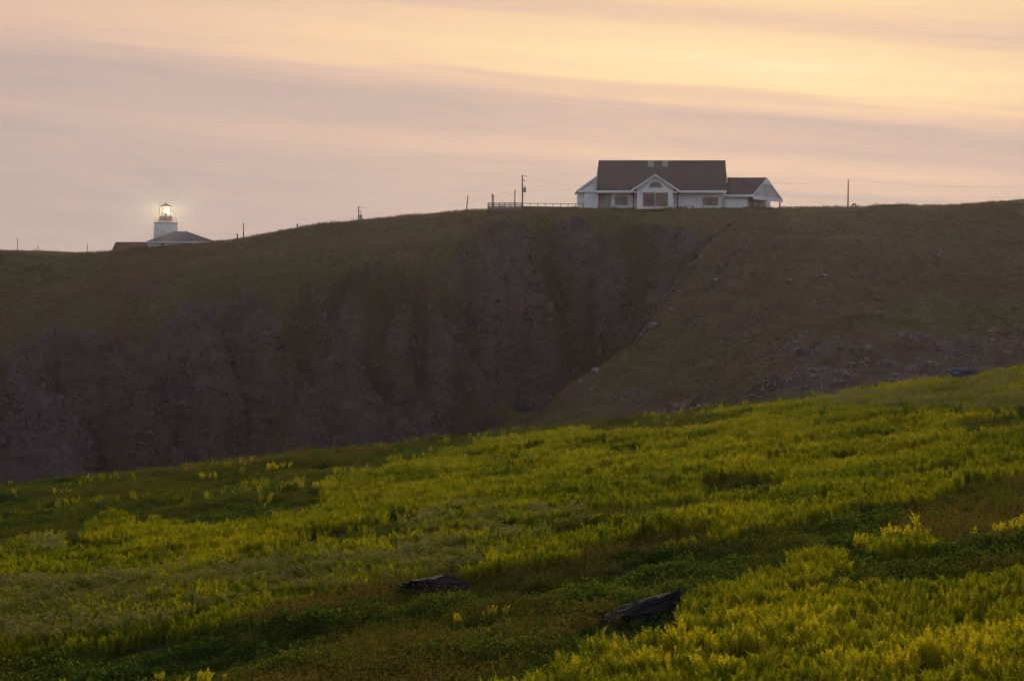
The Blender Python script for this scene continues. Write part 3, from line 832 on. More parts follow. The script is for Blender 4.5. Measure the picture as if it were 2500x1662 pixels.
def steps(t, base, top):
    for q in range(3):
        c = top + Vector((0, -.1, -.15 - .3 * q))
        MB().bar(c + Vector((-.22, 0, 0)), c + Vector((.22, 0, 0)), .07, n=4).build('insulator', 'pole_wood', t)
G = 'utility poles along the hill'
_, T594 = pole(594.5, 545, 562, 'slim pole on the slope right of the lighthouse, wires both sides')
_, T579 = pole(579.5, 570, 563, 'short thick post beside the slim pole near the lighthouse', w0=.3, w1=.26)
_, T726 = pole(726, 546.5, 566, 'pole top just peeping over the slope, fourth of the hill from left', extra=steps)
_, T875 = pole(875.5, 504, 548, 'pole with grey transformer standing alone halfway up the slope', extra=can(.42))
_, T1142 = pole(1138, 477.5, 538, 'leaning pole left of the wooden deck', top_u=1142.5, w0=.24, w1=.2)
_, T1202 = pole(1202, 473, 534, 'thick short pole at the left end of the deck', w0=.24, w1=.2, extra=steps)
_, T1205 = pole(1204.5, 476.5, 536, 'thin post close behind the thick pole on the deck', top_u=1205.5, w0=.16, w1=.14)
_, T1257 = pole(1256, 467, 534, 'medium pole with crooked tip left of the tall pole', top_u=1257.2, w0=.24, w1=.2, extra=tip)
_, T1275 = pole(1276, 428, 533, 'tall pole with transformer left of the white house', top_u=1275, w0=.32, w1=.22, extra=can(.62))
_, T2070 = pole(2070, 441, 533, 'lone tall pole on the skyline right of the house', top_u=2071, w0=.3, w1=.2, extra=tip)
for u, v0, d, lab in ((42.5, 584, 577, 'tall thin marker stake at the far left skyline'), (93.5, 603, 577, 'shortest thin marker stake on the left skyline'),
                      (213.5, 598, 577, 'thin marker stake left of the red roofed shed')):
    g0 = head_at(u, d); top = at(u, v0, d)
    t = thing('marker_stake', lab, 'stake', g0, 'thin stakes on the left skyline')
    MB().bar(Vector((g0.x, d, g0.z - .5)), top, .13, n=6).build('shaft', 'pole_wood', t)
    MB().bar(top + Vector((0, 0, -.02)), top + Vector((0, 0, .18)), .2, n=6).build('cap', 'grey_can', t)
def wire(a, b, sag, label, r=.007):
    a, b = Vector(a), Vector(b); mb = MB(); pv = a
    for i in range(1, 19):
        f = i / 18; p = a.lerp(b, f) + Vector((0, 0, -sag * 4 * f * (1 - f)))
        mb.bar(pv, p, r * 2, n=4); pv = p
    tag(mb.build('power_wire', 'wire', origin=a), label, 'wire', 'overhead wires')
wire(T594, at(505, 590, 575), 1.0, 'wire dropping from the slim pole to the slate roof')
wire(T594, T726, 1.6, 'wire between the slim pole and the next pole to its right')
wire(T579, at(505, 596, 574), .6, 'low wire from the short post to the slate roof')
wire(T875 + Vector((1, 0, -.22)), T1275 + Vector((0, 0, -2.4)), 1.6, 'long wire from the slope transformer pole up to the tall pole')
wire(T875 + Vector((0, 0, -1.8)), T726, .9, 'wire from the slope transformer pole down to the left')
wire(T1202, T1257, 1.0, 'sagging wire across the deck between two short poles')
wire(T1257, T1275 + Vector((0, 0, -2.9)), .3, 'short wire from the crooked pole to the tall pole')
wire(T1275 + Vector((1, 0, -.22)), P(1463, 446, 4), 1.0, 'upper wire from the tall pole to the house roof')
wire(T1275 + Vector((.3, 0, -2.8)), P(1440, 447, 2), .7, 'lower wire from the tall pole to the left wing')
wire(T2070 + Vector((.1, 0, .2)), P(1775, 436, 6), .9, 'upper wire from the house to the skyline pole')
wire(T2070 + Vector((.1, 0, .2)), at(2620, 446, 545), 1.1, 'upper wire running right from the skyline pole')
wire(T2070 + Vector((0, 0, -2.3)), P(1900, 478, 8), .7, 'lower wire from the porch to the skyline pole')
wire(T2070 + Vector((0, 0, -2.3)), at(2620, 472, 545), 1.0, 'lower wire running right from the skyline pole')

# ------------------------------------------------------------------ deck and walkway left of the house
DD = 527.0
dp = lambda u, v, Y=0: at(u, v, DD + Y)
deck = thing('wooden_deck', 'grey wooden viewing deck with board railing left of the house', 'deck', dp(1232, 516))
dz0, dzf, dzt = dp(1232, 520).z, dp(1232, 511).z, dp(1232, 494.5).z
dx0, dx1, dyb = dp(1192, 0).x, dp(1273, 0).x, DD + 5
MB().box(dx0, dx1, DD, dyb, dzf - .25, dzf).build('platform', 'grey_wood', deck)
for f in np.linspace(0, 1, 7):
    for y in (DD - .06, dyb + .06):
        x = dx0 + (dx1 - dx0) * f
        MB().box(x - .06, x + .06, y - .05, y + .05, dz0 - 1.2, dzt).build('post', 'grey_wood', deck)
for y in (DD - .14, dyb + .06):
    for v0, v1 in ((494.5, 496), (500.2, 501.8)):
        MB().box(dx0 - .1, dx1 + .1, y, y + .04, dp(0, v1).z, dp(0, v0).z).build('rail', 'grey_wood', deck)
for k_ in range(4):
    MB().box(dx0 - .1, dx1 + .1, DD - .18, DD - .13, dp(0, 515.2 - k_ * 2.6).z, dp(0, 513.1 - k_ * 2.6).z).build('board', 'grey_wood', deck)
for v0, v1 in ((494.5, 496.2), (499.5, 502.5), (504.5, 507)):
    MB().box(dx0 - .14, dx0 - .10, DD, dyb, dp(0, v1).z, dp(0, v0).z).build('rail', 'grey_wood', deck)
# picnic table on the deck
tb = thing('picnic_table', 'picnic table with benches on the wooden deck', 'table', Vector((dp(1225, 0).x, DD + 2.5, dzf)))
tx0, tx1 = dp(1216, 0).x, dp(1233, 0).x
for i in range(4): MB().box(tx0, tx1, DD + 2.1 + i * .22, DD + 2.28 + i * .22, dp(0, 502, 2.5).z, dp(0, 500.8, 2.5).z).build('plank', 'plank_dark', tb)
for y in (DD + 1.6, DD + 3.3): MB().box(tx0, tx1, y, y + .25, dp(0, 506, 2.5).z, dp(0, 505, 2.5).z).build('bench_seat', 'plank_dark', tb)
for x in (tx0 + .15, tx1 - .15):
    for sgn in (-1, 1):
        MB().bar((x, DD + 2.55 + sgn * .7, dzf), (x, DD + 2.55 + sgn * .15, dp(0, 502, 2.5).z), .08).build('leg', 'plank_dark', tb)
    MB().box(x - .05, x + .05, DD + 1.6, DD + 3.5, dp(0, 507, 2.5).z, dp(0, 506, 2.5).z).build('cross_beam', 'plank_dark', tb)
# long walkway with rail from deck to house
wk_ = thing('walkway', 'long low wooden walkway with rail between deck and house', 'walkway', dp(1345, 514, 1))
wa, wb = dp(1274, 511, 1), dp(1430, 508, 1)
MB().prism([wa, wb, wb + Vector((0, 1.8, 0)), wa + Vector((0, 1.8, 0))], (0, 0, -.18)).build('floor', 'grey_wood', wk_)
for k_ in range(4):
    MB().bar(dp(1274, 504.5 + 2.2 * k_, .9), dp(1412, 506.5 + 1.6 * k_, .9), .05, .16).build('board', 'plank_dark', wk_)
MB().bar(dp(1274, 496.4, .9), dp(1424, 498, .9), .08, .10).build('top_rail', 'plank_dark', wk_)
for u in np.linspace(1276, 1424, 9):
    MB().bar(dp(u, 516, .9), dp(u, 496.6, .9), .10).build('post', 'plank_dark', wk_)

# ------------------------------------------------------------------ benches, boxes and the trestle on the skyline
def bench(u0, u1, v_top, d, label, name='bench'):
    x0, x1 = (u0 - U0) / F * d, (u1 - U0) / F * d; g0 = head_at((u0 + u1) / 2, d); zt = (V0 - v_top) / F * d
    zt = max(zt, g0.z + .38)
    t = thing(name, label, 'bench', g0, 'benches in front of the house')
    for i in range(3): MB().box(x0, x1, d + i * .16, d + i * .16 + .13, zt - .07, zt).build('slat', 'plank_dark', t)
    for x in (x0 + .15, x1 - .15):
        MB().box(x - .06, x + .06, d, d + .45, g0.z - .4, zt - .07).build('leg', 'grey_wood', t)
    return t
bench(1673, 1693, 502.3, 526.5, 'low dark bench against the white wall left of the right window')
bench(1484, 1503, 504, 526.5, 'low bench under the porch window of the house')
lowbox = thing('stone_planter', 'low square planter on the turf just right of the porch', 'planter', head_at(1912, 529))
g0 = head_at(1912, 529); xw = .42
MB().box(g0.x - xw, g0.x + xw, 528.6, 529.5, g0.z - .3, g0.z + .27).build('body', 'louver', lowbox)
MB().box(g0.x - xw - .06, g0.x + xw + .06, 528.54, 529.56, g0.z + .27, g0.z + .34).build('rim', 'grey_wood', lowbox)
g0 = head_at(1943, 529)
lb2 = thing('stone_planter', 'longer low planter further right of the porch', 'planter', g0)
MB().box(g0.x - .6, g0.x + .6, 528.6, 529.5, g0.z - .3, g0.z + .20).build('body', 'louver', lb2)
MB().box(g0.x - .66, g0.x + .66, 528.54, 529.56, g0.z + .20, g0.z + .26).build('rim', 'grey_wood', lb2)
g0 = head_at(2085, 528)
tr = thing('wooden_trestle', 'small dark hunched trestle beside the lone skyline pole', 'trestle', g0)
MB().prism([g0 + Vector((-.40, -.2, .42)), g0 + Vector((.38, -.2, .48)), g0 + Vector((.28, -.2, .72)), g0 + Vector((-.25, -.2, .70))], (0, .4, 0)).build('top', 'plank_dark', tr)
for a, b in ((-.46, -.3), (.40, .33)):
    for y in (-.16, .16):
        MB().bar(g0 + Vector((a, y, -.3)), g0 + Vector((b, y, .5)), .16).build('leg', 'plank_dark', tr)
g0 = head_at(2138, 529)
st = thing('short_stake', 'tiny stake on the skyline left of the small mound', 'stake', g0)
MB().bar(g0 + Vector((0, 0, -.3)), g0 + Vector((0, 0, .62)), .09, n=6).build('shaft', 'pole_wood', st)
MB().bar(g0 + Vector((-.1, 0, .55)), g0 + Vector((.1, 0, .55)), .07, n=4).build('cross_piece', 'pole_wood', st)

# ------------------------------------------------------------------ boulders
def rock_mesh(name, m, seed, sx, sy, sz, sub=3, rough=.05, n=26, smooth=.2):
    """angular block: hull of scattered points, subdivided and roughened"""
    import bmesh
    r = random.Random(int(seed) * 13 + 5); bm = bmesh.new()
    for i in range(n):
        d = Vector((r.gauss(0, 1), r.gauss(0, 1), r.gauss(0, 1))).normalized() * r.uniform(.82, 1.08)
        bm.verts.new((max(-.9, min(.9, d.x * 1.15)), max(-.9, min(.9, d.y * 1.15)), max(-.85, min(.8, d.z * 1.25))))
    h = bmesh.ops.convex_hull(bm, input=bm.verts)
    bmesh.ops.delete(bm, geom=[v for v in bm.verts if not v.link_faces], context='VERTS')
    for k_ in range(max(0, sub - 1)):
        bmesh.ops.subdivide_edges(bm, edges=bm.edges[:], cuts=1, use_grid_fill=True, smooth=smooth)
    off = Vector((seed * 7.3, seed * 3.1, -seed * 5.7))
    for v in bm.verts:
        p = v.co.copy()
        k_ = 1 + rough * mnoise.fractal(p * 2.2 + off, .8, 2.1, 5) * (1 if sub > 1 else 0)
        v.co = Vector((p.x * sx * k_, p.y * sy * k_, p.z * sz * k_))
    me = bpy.data.meshes.new(name); bm.to_mesh(me); bm.free()
    me.materials.append(MATS[m])
    return me
def boulder(u, v, m, seed, sx, sy, sz, label, rot=(0, 0, 0), sink=.25, fn=near_z, d0=40, d1=260, group=None, sub=4, name='boulder', lift=0):
    g_ = ground_hit(u, v, d0, d1, fn)
    o = bpy.data.objects.new(name, rock_mesh(name, m, seed, sx, sy, sz, sub, .16, 20, .0)); COL.objects.link(o)
    o.location = g_ + Vector((0, 0, sz * (1 - 2 * sink) + lift)); o.rotation_euler = rot
    return tag(o, label, 'rock', group)
boulder(1055, 1456, 'boulder_dark', 3, 1.1, .8, .42, 'flat dark boulder in the grass at lower centre', (0, R(-4), 0), .24)
boulder(1560, 1528, 'boulder_dark', 5, 1.3, .75, .36, 'slanting dark boulder among yellow plants at lower right of centre', (0, R(-19), R(8)), .2, lift=.04)
boulder(2355, 940, 'boulder_grey', 8, 1.25, .9, .52, 'blue grey boulder near the right-hand crest of the meadow', (0, 0, 0), .12, lift=.34)
# larger stones showing on the right-hand slope
def far_hit(u, v): return ground_hit(u, v, 330, 560, head_z)
stones = [(2148, 768, .9, .35), (2012, 676, .7, .45), (2290, 628, .6, .5), (2302, 618, .5, .4), (1985, 905, .5, .35), (2118, 880, .5, .4), (2230, 903, .45, .45), (1453, 908, .8, .55),
          (1418, 934, .5, .4), (2082, 892, .6, .4), (2460, 866, .6, .45), (1755, 652, .5, .45), (1835, 665, .55, .4), (1930, 688, .8, .4), (2270, 890, .5, .4), (1600, 800, .9, .7), (1640, 760, .6, .5)]
words = ['long flat pale stone on the grassy bench of the right slope', 'pale stone high on the right slope below the skyline pole', 'left of two small pale stones on the upper right slope',
         'right of two small pale stones on the upper right slope', 'pale stone at the left of the scree below the bench', 'pale stone midway in the scree below the bench',
         'pale stone at the lower right of the scree', 'largest stone on the spur edge above the gully', 'smaller stone lower on the spur edge above the gully',
         'broad pale stone in the scree left of its midpoint', 'stone by the right edge of the frame above the meadow crest', 'small stone on the upper spur below the house porch',
         'second small stone right of the upper spur', 'broad grey stone patch midway up the right slope', 'small stone low in the scree under the bench',
         'rocky knob on the spur edge halfway down', 'smaller rocky knob just above the spur knob']
for (u, v, a, b), lab in zip(stones, words):
    g_ = far_hit(u, v)
    o = bpy.data.objects.new('slope_stone', rock_mesh('slope_stone', 'stone_pale', u % 97, a, a * .8, b, 2)); COL.objects.link(o)
    o.location = g_ + Vector((0, 0, b * .35)); o.rotation_euler = (0, 0, u)
    tag(o, lab, 'stone', 'stones on the right slope')

# ------------------------------------------------------------------ plants
def leaf_mesh(name, V, Fc, VAR, mats, MI=None):
    me = bpy.data.meshes.new(name); me.from_pydata(V, [], Fc)
    for m in mats: me.materials.append(MATS[m])
    if MI: me.polygons.foreach_set('material_index', MI)
    me.attributes.new('var', 'FLOAT', 'POINT').data.foreach_set('value', VAR)
    me.update(); return me

def fern(seed, h=.85, nf=7, pairs=9):
    """a clump of upright feathery fronds whose tips arch over"""
    r = random.Random(seed); V = []; Fc = []; VAR = []
    def addv(p, v): V.append(tuple(p)); VAR.append(v); return len(V) - 1
    for k_ in range(nf):
        az = r.uniform(0, 2 * math.pi); ln = h * r.uniform(.72, 1.08); lean = r.uniform(.04, .22); arch = r.uniform(.2, 1.3)
        face = r.uniform(-.7, .7); var = r.uniform(.15, .85)
        base = Vector((r.uniform(-.11, .11), r.uniform(-.11, .11), 0))
        out = Vector((math.cos(az), math.sin(az), 0)); side = Vector((-math.sin(az + face), math.cos(az + face), 0))
        pts_ = []; p = base.copy(); th = lean * .4
        for i in range(pairs + 1):
            f = i / pairs
            pts_.append((p.copy(), f, th))
            th = lean * (.4 + f) + arch * max(0, f - .62) ** 1.3 * 3.4
            p = p + (out * math.sin(th) + Vector((0, 0, math.cos(th)))) * (ln / pairs)
        ids = []
        for p, f, th in pts_:
            wd = .006 * (1 - f) + .0015
            ids.append((addv(p - side * wd, var), addv(p + side * wd, var)))
        for i in range(pairs): Fc.append((ids[i][0], ids[i][1], ids[i + 1][1], ids[i + 1][0]))
        for i, (p, f, th) in enumerate(pts_):
            if f < .14: continue
            L = ln * .13 * (math.sin(min(1, (f - .10) / .45) * math.pi / 2)) * (1 - f) ** .55 * 1.15 + .012
            tdir = out * math.sin(th) + Vector((0, 0, math.cos(th)))
            for sg in (-1, 1):
                d = (side * sg * r.uniform(.75, 1) + tdir * r.uniform(.35, .75) + out * r.uniform(-.25, .25)).normalized()
                wv = tdir * (ln / pairs * .62)
                v2 = var + r.uniform(-.15, .15)
                a = addv(p, v2); b = addv(p + d * L * .5 + wv, v2); c = addv(p + d * L - Vector((0, 0, L * .15)), v2); e_ = addv(p + d * L * .5 - wv * .7, v2)
                Fc.append((a, e_, c, b))
    return leaf_mesh('fern_mesh', V, Fc, VAR, ['fern_leaf'])

def everlasting(seed, h=1.0, ns=7):
    """upright grey-green stems with narrow leaves and flat pale flower heads"""
    r = random.Random(seed); V = []; Fc = []; VAR = []; MI = []
    def quad(a, b, c, d, v, mi):
        o = len(V); V.extend([tuple(a), tuple(b), tuple(c), tuple(d)]); VAR.extend([v] * 4); Fc.append((o, o + 1, o + 2, o + 3)); MI.append(mi)
    for s in range(ns):
        az = r.uniform(0, 6.28); b = Vector((r.uniform(-.13, .13), r.uniform(-.13, .13), 0)); hh = h * r.uniform(.75, 1.08)
        ln = Vector((math.cos(az) * .10, math.sin(az) * .10, 1)).normalized(); t = b + ln * hh; sd = Vector((.006, 0, 0)); var = r.uniform(.2, .8)
        quad(b - sd, b + sd, t + sd, t - sd, var, 0)
        for i in range(16):
            f = .15 + .8 * i / 16; p = b + ln * hh * f; a = i * 2.4 + s
            d = Vector((math.cos(a), math.sin(a), r.uniform(.5, 1.2))).normalized(); L = .11 * (1.15 - f * .6); wv = Vector((-math.sin(a), math.cos(a), 0)) * .010
            quad(p, p + d * L * .5 - wv, p + d * L, p + d * L * .5 + wv, var + r.uniform(-.2, .2), 0)
        for i in range(11):
            a = r.uniform(0, 6.28); q = t + Vector((math.cos(a), math.sin(a), 0)) * r.uniform(0, .065) + Vector((0, 0, r.uniform(-.03, .03))); z = .013
            quad(q + Vector((-z, 0, -z)), q + Vector((z, 0, -z)), q + Vector((z, 0, z)), q + Vector((-z, 0, z)), r.uniform(0, 1), 1)
            quad(q + Vector((0, -z, -z)), q + Vector((0, z, -z)), q + Vector((0, z, z)), q + Vector((0, -z, z)), r.uniform(0, 1), 1)
    return leaf_mesh('everlasting_mesh', V, Fc, VAR, ['pale_leaf', 'pale_bloom'], MI)

def shrub(seed, rad=.34, h=.34, n=150):
    r = random.Random(seed); V = []; Fc = []; VAR = []
    for i in range(n):
        a = r.uniform(0, 6.28); q = math.sqrt(r.random()); z = h * (1 - q * q * .8) * r.uniform(.35, 1.1)
        p = Vector((math.cos(a) * rad * q, math.sin(a) * rad * q, z)); L = r.uniform(.035, .075)
        d = Vector((r.gauss(0, 1), r.gauss(0, 1), r.gauss(.6, .7))).normalized(); sd = d.cross(Vector((r.gauss(0, 1), r.gauss(0, 1), r.gauss(0, 1)))).normalized() * L * .42
        o = len(V); V.extend([tuple(p), tuple(p + d * L * .55 - sd), tuple(p + d * L), tuple(p + d * L * .5 + sd)]); VAR.extend([r.random()] * 4); Fc.append((o, o + 1, o + 2, o + 3))
    return leaf_mesh('shrub_mesh', V, Fc, VAR, ['shrub_leaf'])

def tuft(seed, m='dry_grass', h=.46, n=34, spread=.17):
    r = random.Random(seed); V = []; Fc = []; VAR = []
    for i in range(n):
        a = r.uniform(0, 6.28); b = Vector((r.gauss(0, spread * .55), r.gauss(0, spread * .55), -.02)); hh = h * r.uniform(.45, 1.15); l = r.uniform(.05, .5)
        o_ = Vector((math.cos(a), math.sin(a), 0)); sd = Vector((-math.sin(a + .8), math.cos(a + .8), 0)) * r.uniform(.004, .007)
        m1 = b + Vector((0, 0, hh * .6)) + o_ * l * hh * .25; t = b + Vector((0, 0, hh * (1 - l * .2))) + o_ * l * hh * .8
        o = len(V); V.extend([tuple(b - sd), tuple(b + sd), tuple(m1 + sd * .8), tuple(m1 - sd * .8), tuple(t)]); VAR.extend([r.random()] * 5)
        Fc.extend([(o, o + 1, o + 2, o + 3), (o + 3, o + 2, o + 4)])
        if r.random() < .35:      # seed head
            o = len(V); V.extend([tuple(t), tuple(t + sd * 2.5 - o_ * .02 + Vector((0, 0, .03))), tuple(t + o_ * .03 + Vector((0, 0, .06))), tuple(t - sd * 2.5 + Vector((0, 0, .03)))])
            VAR.extend([.9] * 4); Fc.append((o, o + 1, o + 2, o + 3))
    return leaf_mesh('tuft_mesh', V, Fc, VAR, [m])

def proto_set(name, meshes):
    c = bpy.data.collections.new(name)
    for i, me in enumerate(meshes):
        o = bpy.data.objects.new(f'{name}_{i:02d}', me); c.objects.link(o)
    return c

def scatter(name, label, cat, co, rot, scl, vid, tint, coll, n_var, kind='stuff'):
    """one object whose points carry plants through geometry nodes"""
    n = len(co)
    me = bpy.data.meshes.new(name); me.vertices.add(n); me.vertices.foreach_set('co', co.astype(np.float32).ravel())
    me.attributes.new('rot', 'FLOAT_VECTOR', 'POINT').data.foreach_set('vector', rot.astype(np.float32).ravel())
    me.attributes.new('scl', 'FLOAT_VECTOR', 'POINT').data.foreach_set('vector', scl.astype(np.float32).ravel())
    me.attributes.new('vid', 'INT', 'POINT').data.foreach_set('value', vid.astype(np.int32))
    me.attributes.new('tint', 'FLOAT', 'POINT').data.foreach_set('value', tint.astype(np.float32))
    o = bpy.data.objects.new(name, me); COL.objects.link(o)
    ng = bpy.data.node_groups.new(name, 'GeometryNodeTree')
    ng.interface.new_socket('Geometry', in_out='INPUT', socket_type='NodeSocketGeometry')
    ng.interface.new_socket('Geometry', in_out='OUTPUT', socket_type='NodeSocketGeometry')
    N_ = ng.nodes; L_ = ng.links
    gi, go = N_.new('NodeGroupInput'), N_.new('NodeGroupOutput')
    ip = N_.new('GeometryNodeInstanceOnPoints'); ci = N_.new('GeometryNodeCollectionInfo')
    ci.inputs['Collection'].default_value = coll; ci.inputs['Separate Children'].default_value = True; ci.inputs['Reset Children'].default_value = True
    def attr(nm, ty):
        a = N_.new('GeometryNodeInputNamedAttribute'); a.data_type = ty; a.inputs['Name'].default_value = nm
        return a.outputs['Attribute']
    L_.new(gi.outputs[0], ip.inputs['Points']); L_.new(ci.outputs[0], ip.inputs['Instance'])
    ip.inputs['Pick Instance'].default_value = True
    L_.new(attr('vid', 'INT'), ip.inputs['Instance Index'])
    L_.new(attr('rot', 'FLOAT_VECTOR'), ip.inputs['Rotation'])
    L_.new(attr('scl', 'FLOAT_VECTOR'), ip.inputs['Scale'])
    L_.new(ip.outputs[0], go.inputs[0])
    md = o.modifiers.new('scatter', 'NODES'); md.node_group = ng
    o['kind'] = kind; o['label'] = label; o['category'] = cat
    return o

# vegetation map: polygons read off the photo (columns, rows of the plant bases), painter's order
POLY = [
 ('B', [(-200,1120),(900,1060),(1170,1060),(900,1118),(600,1142),(300,1166),(-200,1203)]),
 ('D', [(-200,1196),(300,1162),(650,1145),(950,1115),(900,1240),(700,1300),(-200,1360)]),
 ('Y', [(770,1200),(790,1170),(950,1140),(1090,1120),(1180,1070),(1420,1040),(1720,1010),(2000,970),(2280,930),(2700,880),(2700,1110),(2420,1150),(2200,1190),(2030,1200),(1860,1220),(1730,1215),(1500,1230),(1300,1240),(1100,1240),(930,1270),(800,1235)]),
 ('Y', [(940,1120),(1080,1100),(1180,1085),(1200,1110),(1000,1135)]),
 ('P', [(1930,985),(2100,958),(2330,930),(2700,890),(2700,1000),(2350,1015),(2100,1010)]),
 ('B', [(1980,950),(2200,930),(2330,915),(2500,895),(2480,920),(2330,945),(2100,955)]),
 ('D', [(1440,1046),(1700,1022),(1850,1030),(1850,1052),(1640,1066),(1450,1070)]),
 ('D', [(1480,1105),(1570,1100),(1560,1120),(1480,1128)]),
 ('D', [(1700,1180),(1850,1172),(1930,1190),(1880,1225),(1700,1225)]),
 ('D', [(2330,1050),(2420,1030),(2600,1015),(2600,1060),(2450,1075),(2350,1078)]),
 ('D', [(1130,1120),(1280,1110),(1270,1128),(1140,1132)]),
 ('Y', [(300,1340),(330,1290),(560,1270),(760,1245),(920,1250),(930,1300),(760,1330),(560,1345),(420,1360)]),
 ('Y', [(195,1300),(230,1270),(330,1255),(440,1270),(445,1298),(330,1312),(220,1325)]),
 ('D', [(640,1350),(930,1295),(940,1255),(1030,1262),(1000,1310),(880,1340),(700,1365)]),
 ('P', [(1000,1300),(1060,1240),(1250,1235),(1430,1250),(1420,1300),(1220,1310)]),
 ('D', [(1180,1312),(1400,1285),(1700,1235),(1740,1250),(1500,1305),(1250,1330)]),
 ('P', [(-200,1420),(260,1390),(480,1375),(640,1362),(800,1350),(1000,1325),(1330,1300),(1340,1330),(1200,1370),(1080,1410),(860,1450),(640,1490),(380,1530),(-200,1620)]),
 ('Y', [(-200,1345),(120,1335),(420,1340),(430,1400),(330,1420),(-200,1440)]),
 ('P', [(20,1320),(150,1310),(150,1345),(20,1350)]),
 ('Y', [(1120,1405),(1250,1350),(1420,1320),(1600,1280),(1800,1235),(2000,1215),(2130,1190),(2300,1150),(2480,1105),(2700,1070),(2700,1150),(2450,1185),(2300,1220),(2150,1245),(2000,1265),(1900,1290),(1720,1330),(1520,1370),(1350,1390),(1200,1420)]),
 ('B', [(2060,1215),(2200,1165),(2330,1140),(2400,1120),(2380,1145),(2220,1195)]),
 ('Y', [(-200,1580),(220,1560),(420,1530),(560,1505),(640,1475),(780,1450),(820,1500),(700,1532),(560,1568),(400,1596),(200,1628),(-200,1670)]),
 ('B', [(800,1480),(1100,1430),(980,1460),(960,1510),(700,1540),(560,1560)]),
 ('D', [(-200,1640),(300,1590),(600,1550),(960,1500),(1160,1440),(1300,1410),(1600,1370),(1750,1350),(1900,1320),(2100,1260),(2260,1240),(2300,1290),(2080,1340),(1900,1365),(1700,1375),(1500,1480),(1300,1510),(1000,1560),(700,1610),(500,1662),(-200,1750)]),
 ('B', [(2200,1270),(2380,1190),(2700,1130),(2700,1330),(2500,1340),(2330,1370),(2220,1360)]),
 ('B', [(1130,1440),(1350,1410),(1560,1350),(1720,1330),(1700,1345),(1500,1390),(1250,1440)]),
 ('B', [(420,1750),(560,1640),(800,1600),(1100,1560),(1330,1520),(1500,1490),(1560,1470),(1480,1540),(1330,1610),(1180,1680),(1100,1750)]),
 ('Y', [(1100,1730),(1180,1672),(1400,1592),(1560,1532),(1700,1470),(1880,1443),(2050,1420),(2250,1413),(2500,1384),(2750,1348),(2750,2100),(1000,2100)]),
 ('Y', [(1690,1440),(1710,1395),(1860,1385),(1990,1370),(2060,1365),(2060,1405),(1900,1435),(1800,1445)]),
 ('Y', [(2120,1340),(2150,1325),(2290,1320),(2300,1350),(2150,1365)]),
 ('D', [(1690,1425),(1800,1410),(1840,1425),(1720,1450)]),
]
def inpoly(u, v, poly):
    c = np.zeros(u.shape, bool); n = len(poly)
    for i in range(n):
        x0, y0 = poly[i]; x1, y1 = poly[(i + 1) % n]
        if y0 == y1: continue
        c ^= ((y0 > v) != (y1 > v)) & (u < (x1 - x0) * (v - y0) / (y1 - y0) + x0)
    return c
def classify(X, Y):
    z = -7.37 + .003 * Y + .112 * X
    u = U0 + X / Y * F; v = V0 - z / Y * F
    u = u + 60 * (fbm(X / 3, Y / 4, 3, 201) - .5) * 90 / np.maximum(Y, 60)
    v = v + 30 * (fbm(X / 3, Y / 4, 3, 202) - .5) * 90 / np.maximum(Y, 60)
    k_ = np.full(X.shape, 'D')
    hp = .7 / Y * F
    for kind, poly in POLY: k_[inpoly(u, v - (.62 * hp if kind in 'YP' else .22 * hp), poly)] = kind
    return k_, u, v

# candidate points in the wedge seen by the camera (plus a margin to the sides)
def candidates(dens, y0, y1, jit_seed):
    r = np.random.default_rng(jit_seed)
    n = int(dens * (y1 - y0) * 2 * .215 * y1)
    Y = r.uniform(y0, y1, n); X = r.uniform(-.215 * y1, .215 * y1, n)
    keep = np.abs(X) < .205 * Y + 1.0
    return X[keep], Y[keep]

ferns = [fern(100 + i, random.Random(i).uniform(.82, 1.0), random.Random(i).choice([6, 7, 8])) for i in range(8)]
evers = [everlasting(200 + i) for i in range(5)]
shrubs = [shrub(300 + i) for i in range(5)]
tufts = [tuft(400 + i) for i in range(6)]
C_f, C_e, C_s, C_t = proto_set('fern', ferns), proto_set('everlasting', evers), proto_set('low_shrub', shrubs), proto_set('tuft', tufts)

CLEAR = [ground_hit(1572, 1526), ground_hit(1055, 1456)]
acc = {k_: [[] for _ in range(5)] for k_ in 'YPDB'}
def put(kind, X, Y, scl, vid, tint, tiltk=.16):
    ok = np.ones(len(X), bool)
    for b_ in CLEAR:                     # the boulders stand in short turf, open towards the viewer
        ok &= ~((X > b_.x - 1.25) & (X < b_.x + (.75 if b_.x > 0 else 1.25)) & (Y > b_.y - (6.5 if kind == 'Y' else .9)) & (Y < b_.y + .6))
    X, Y, scl, vid, tint = X[ok], Y[ok], scl[ok], vid[ok], tint[ok]
    n = len(X)
    co = np.c_[X, Y, near_z(X, Y) - .02]
    rot = np.c_[rng.normal(0, tiltk, n), rng.normal(0, tiltk, n), rng.uniform(0, 6.28, n)]
    for a, b in zip(acc[kind], (co, rot, scl, vid, tint)): a.append(b)

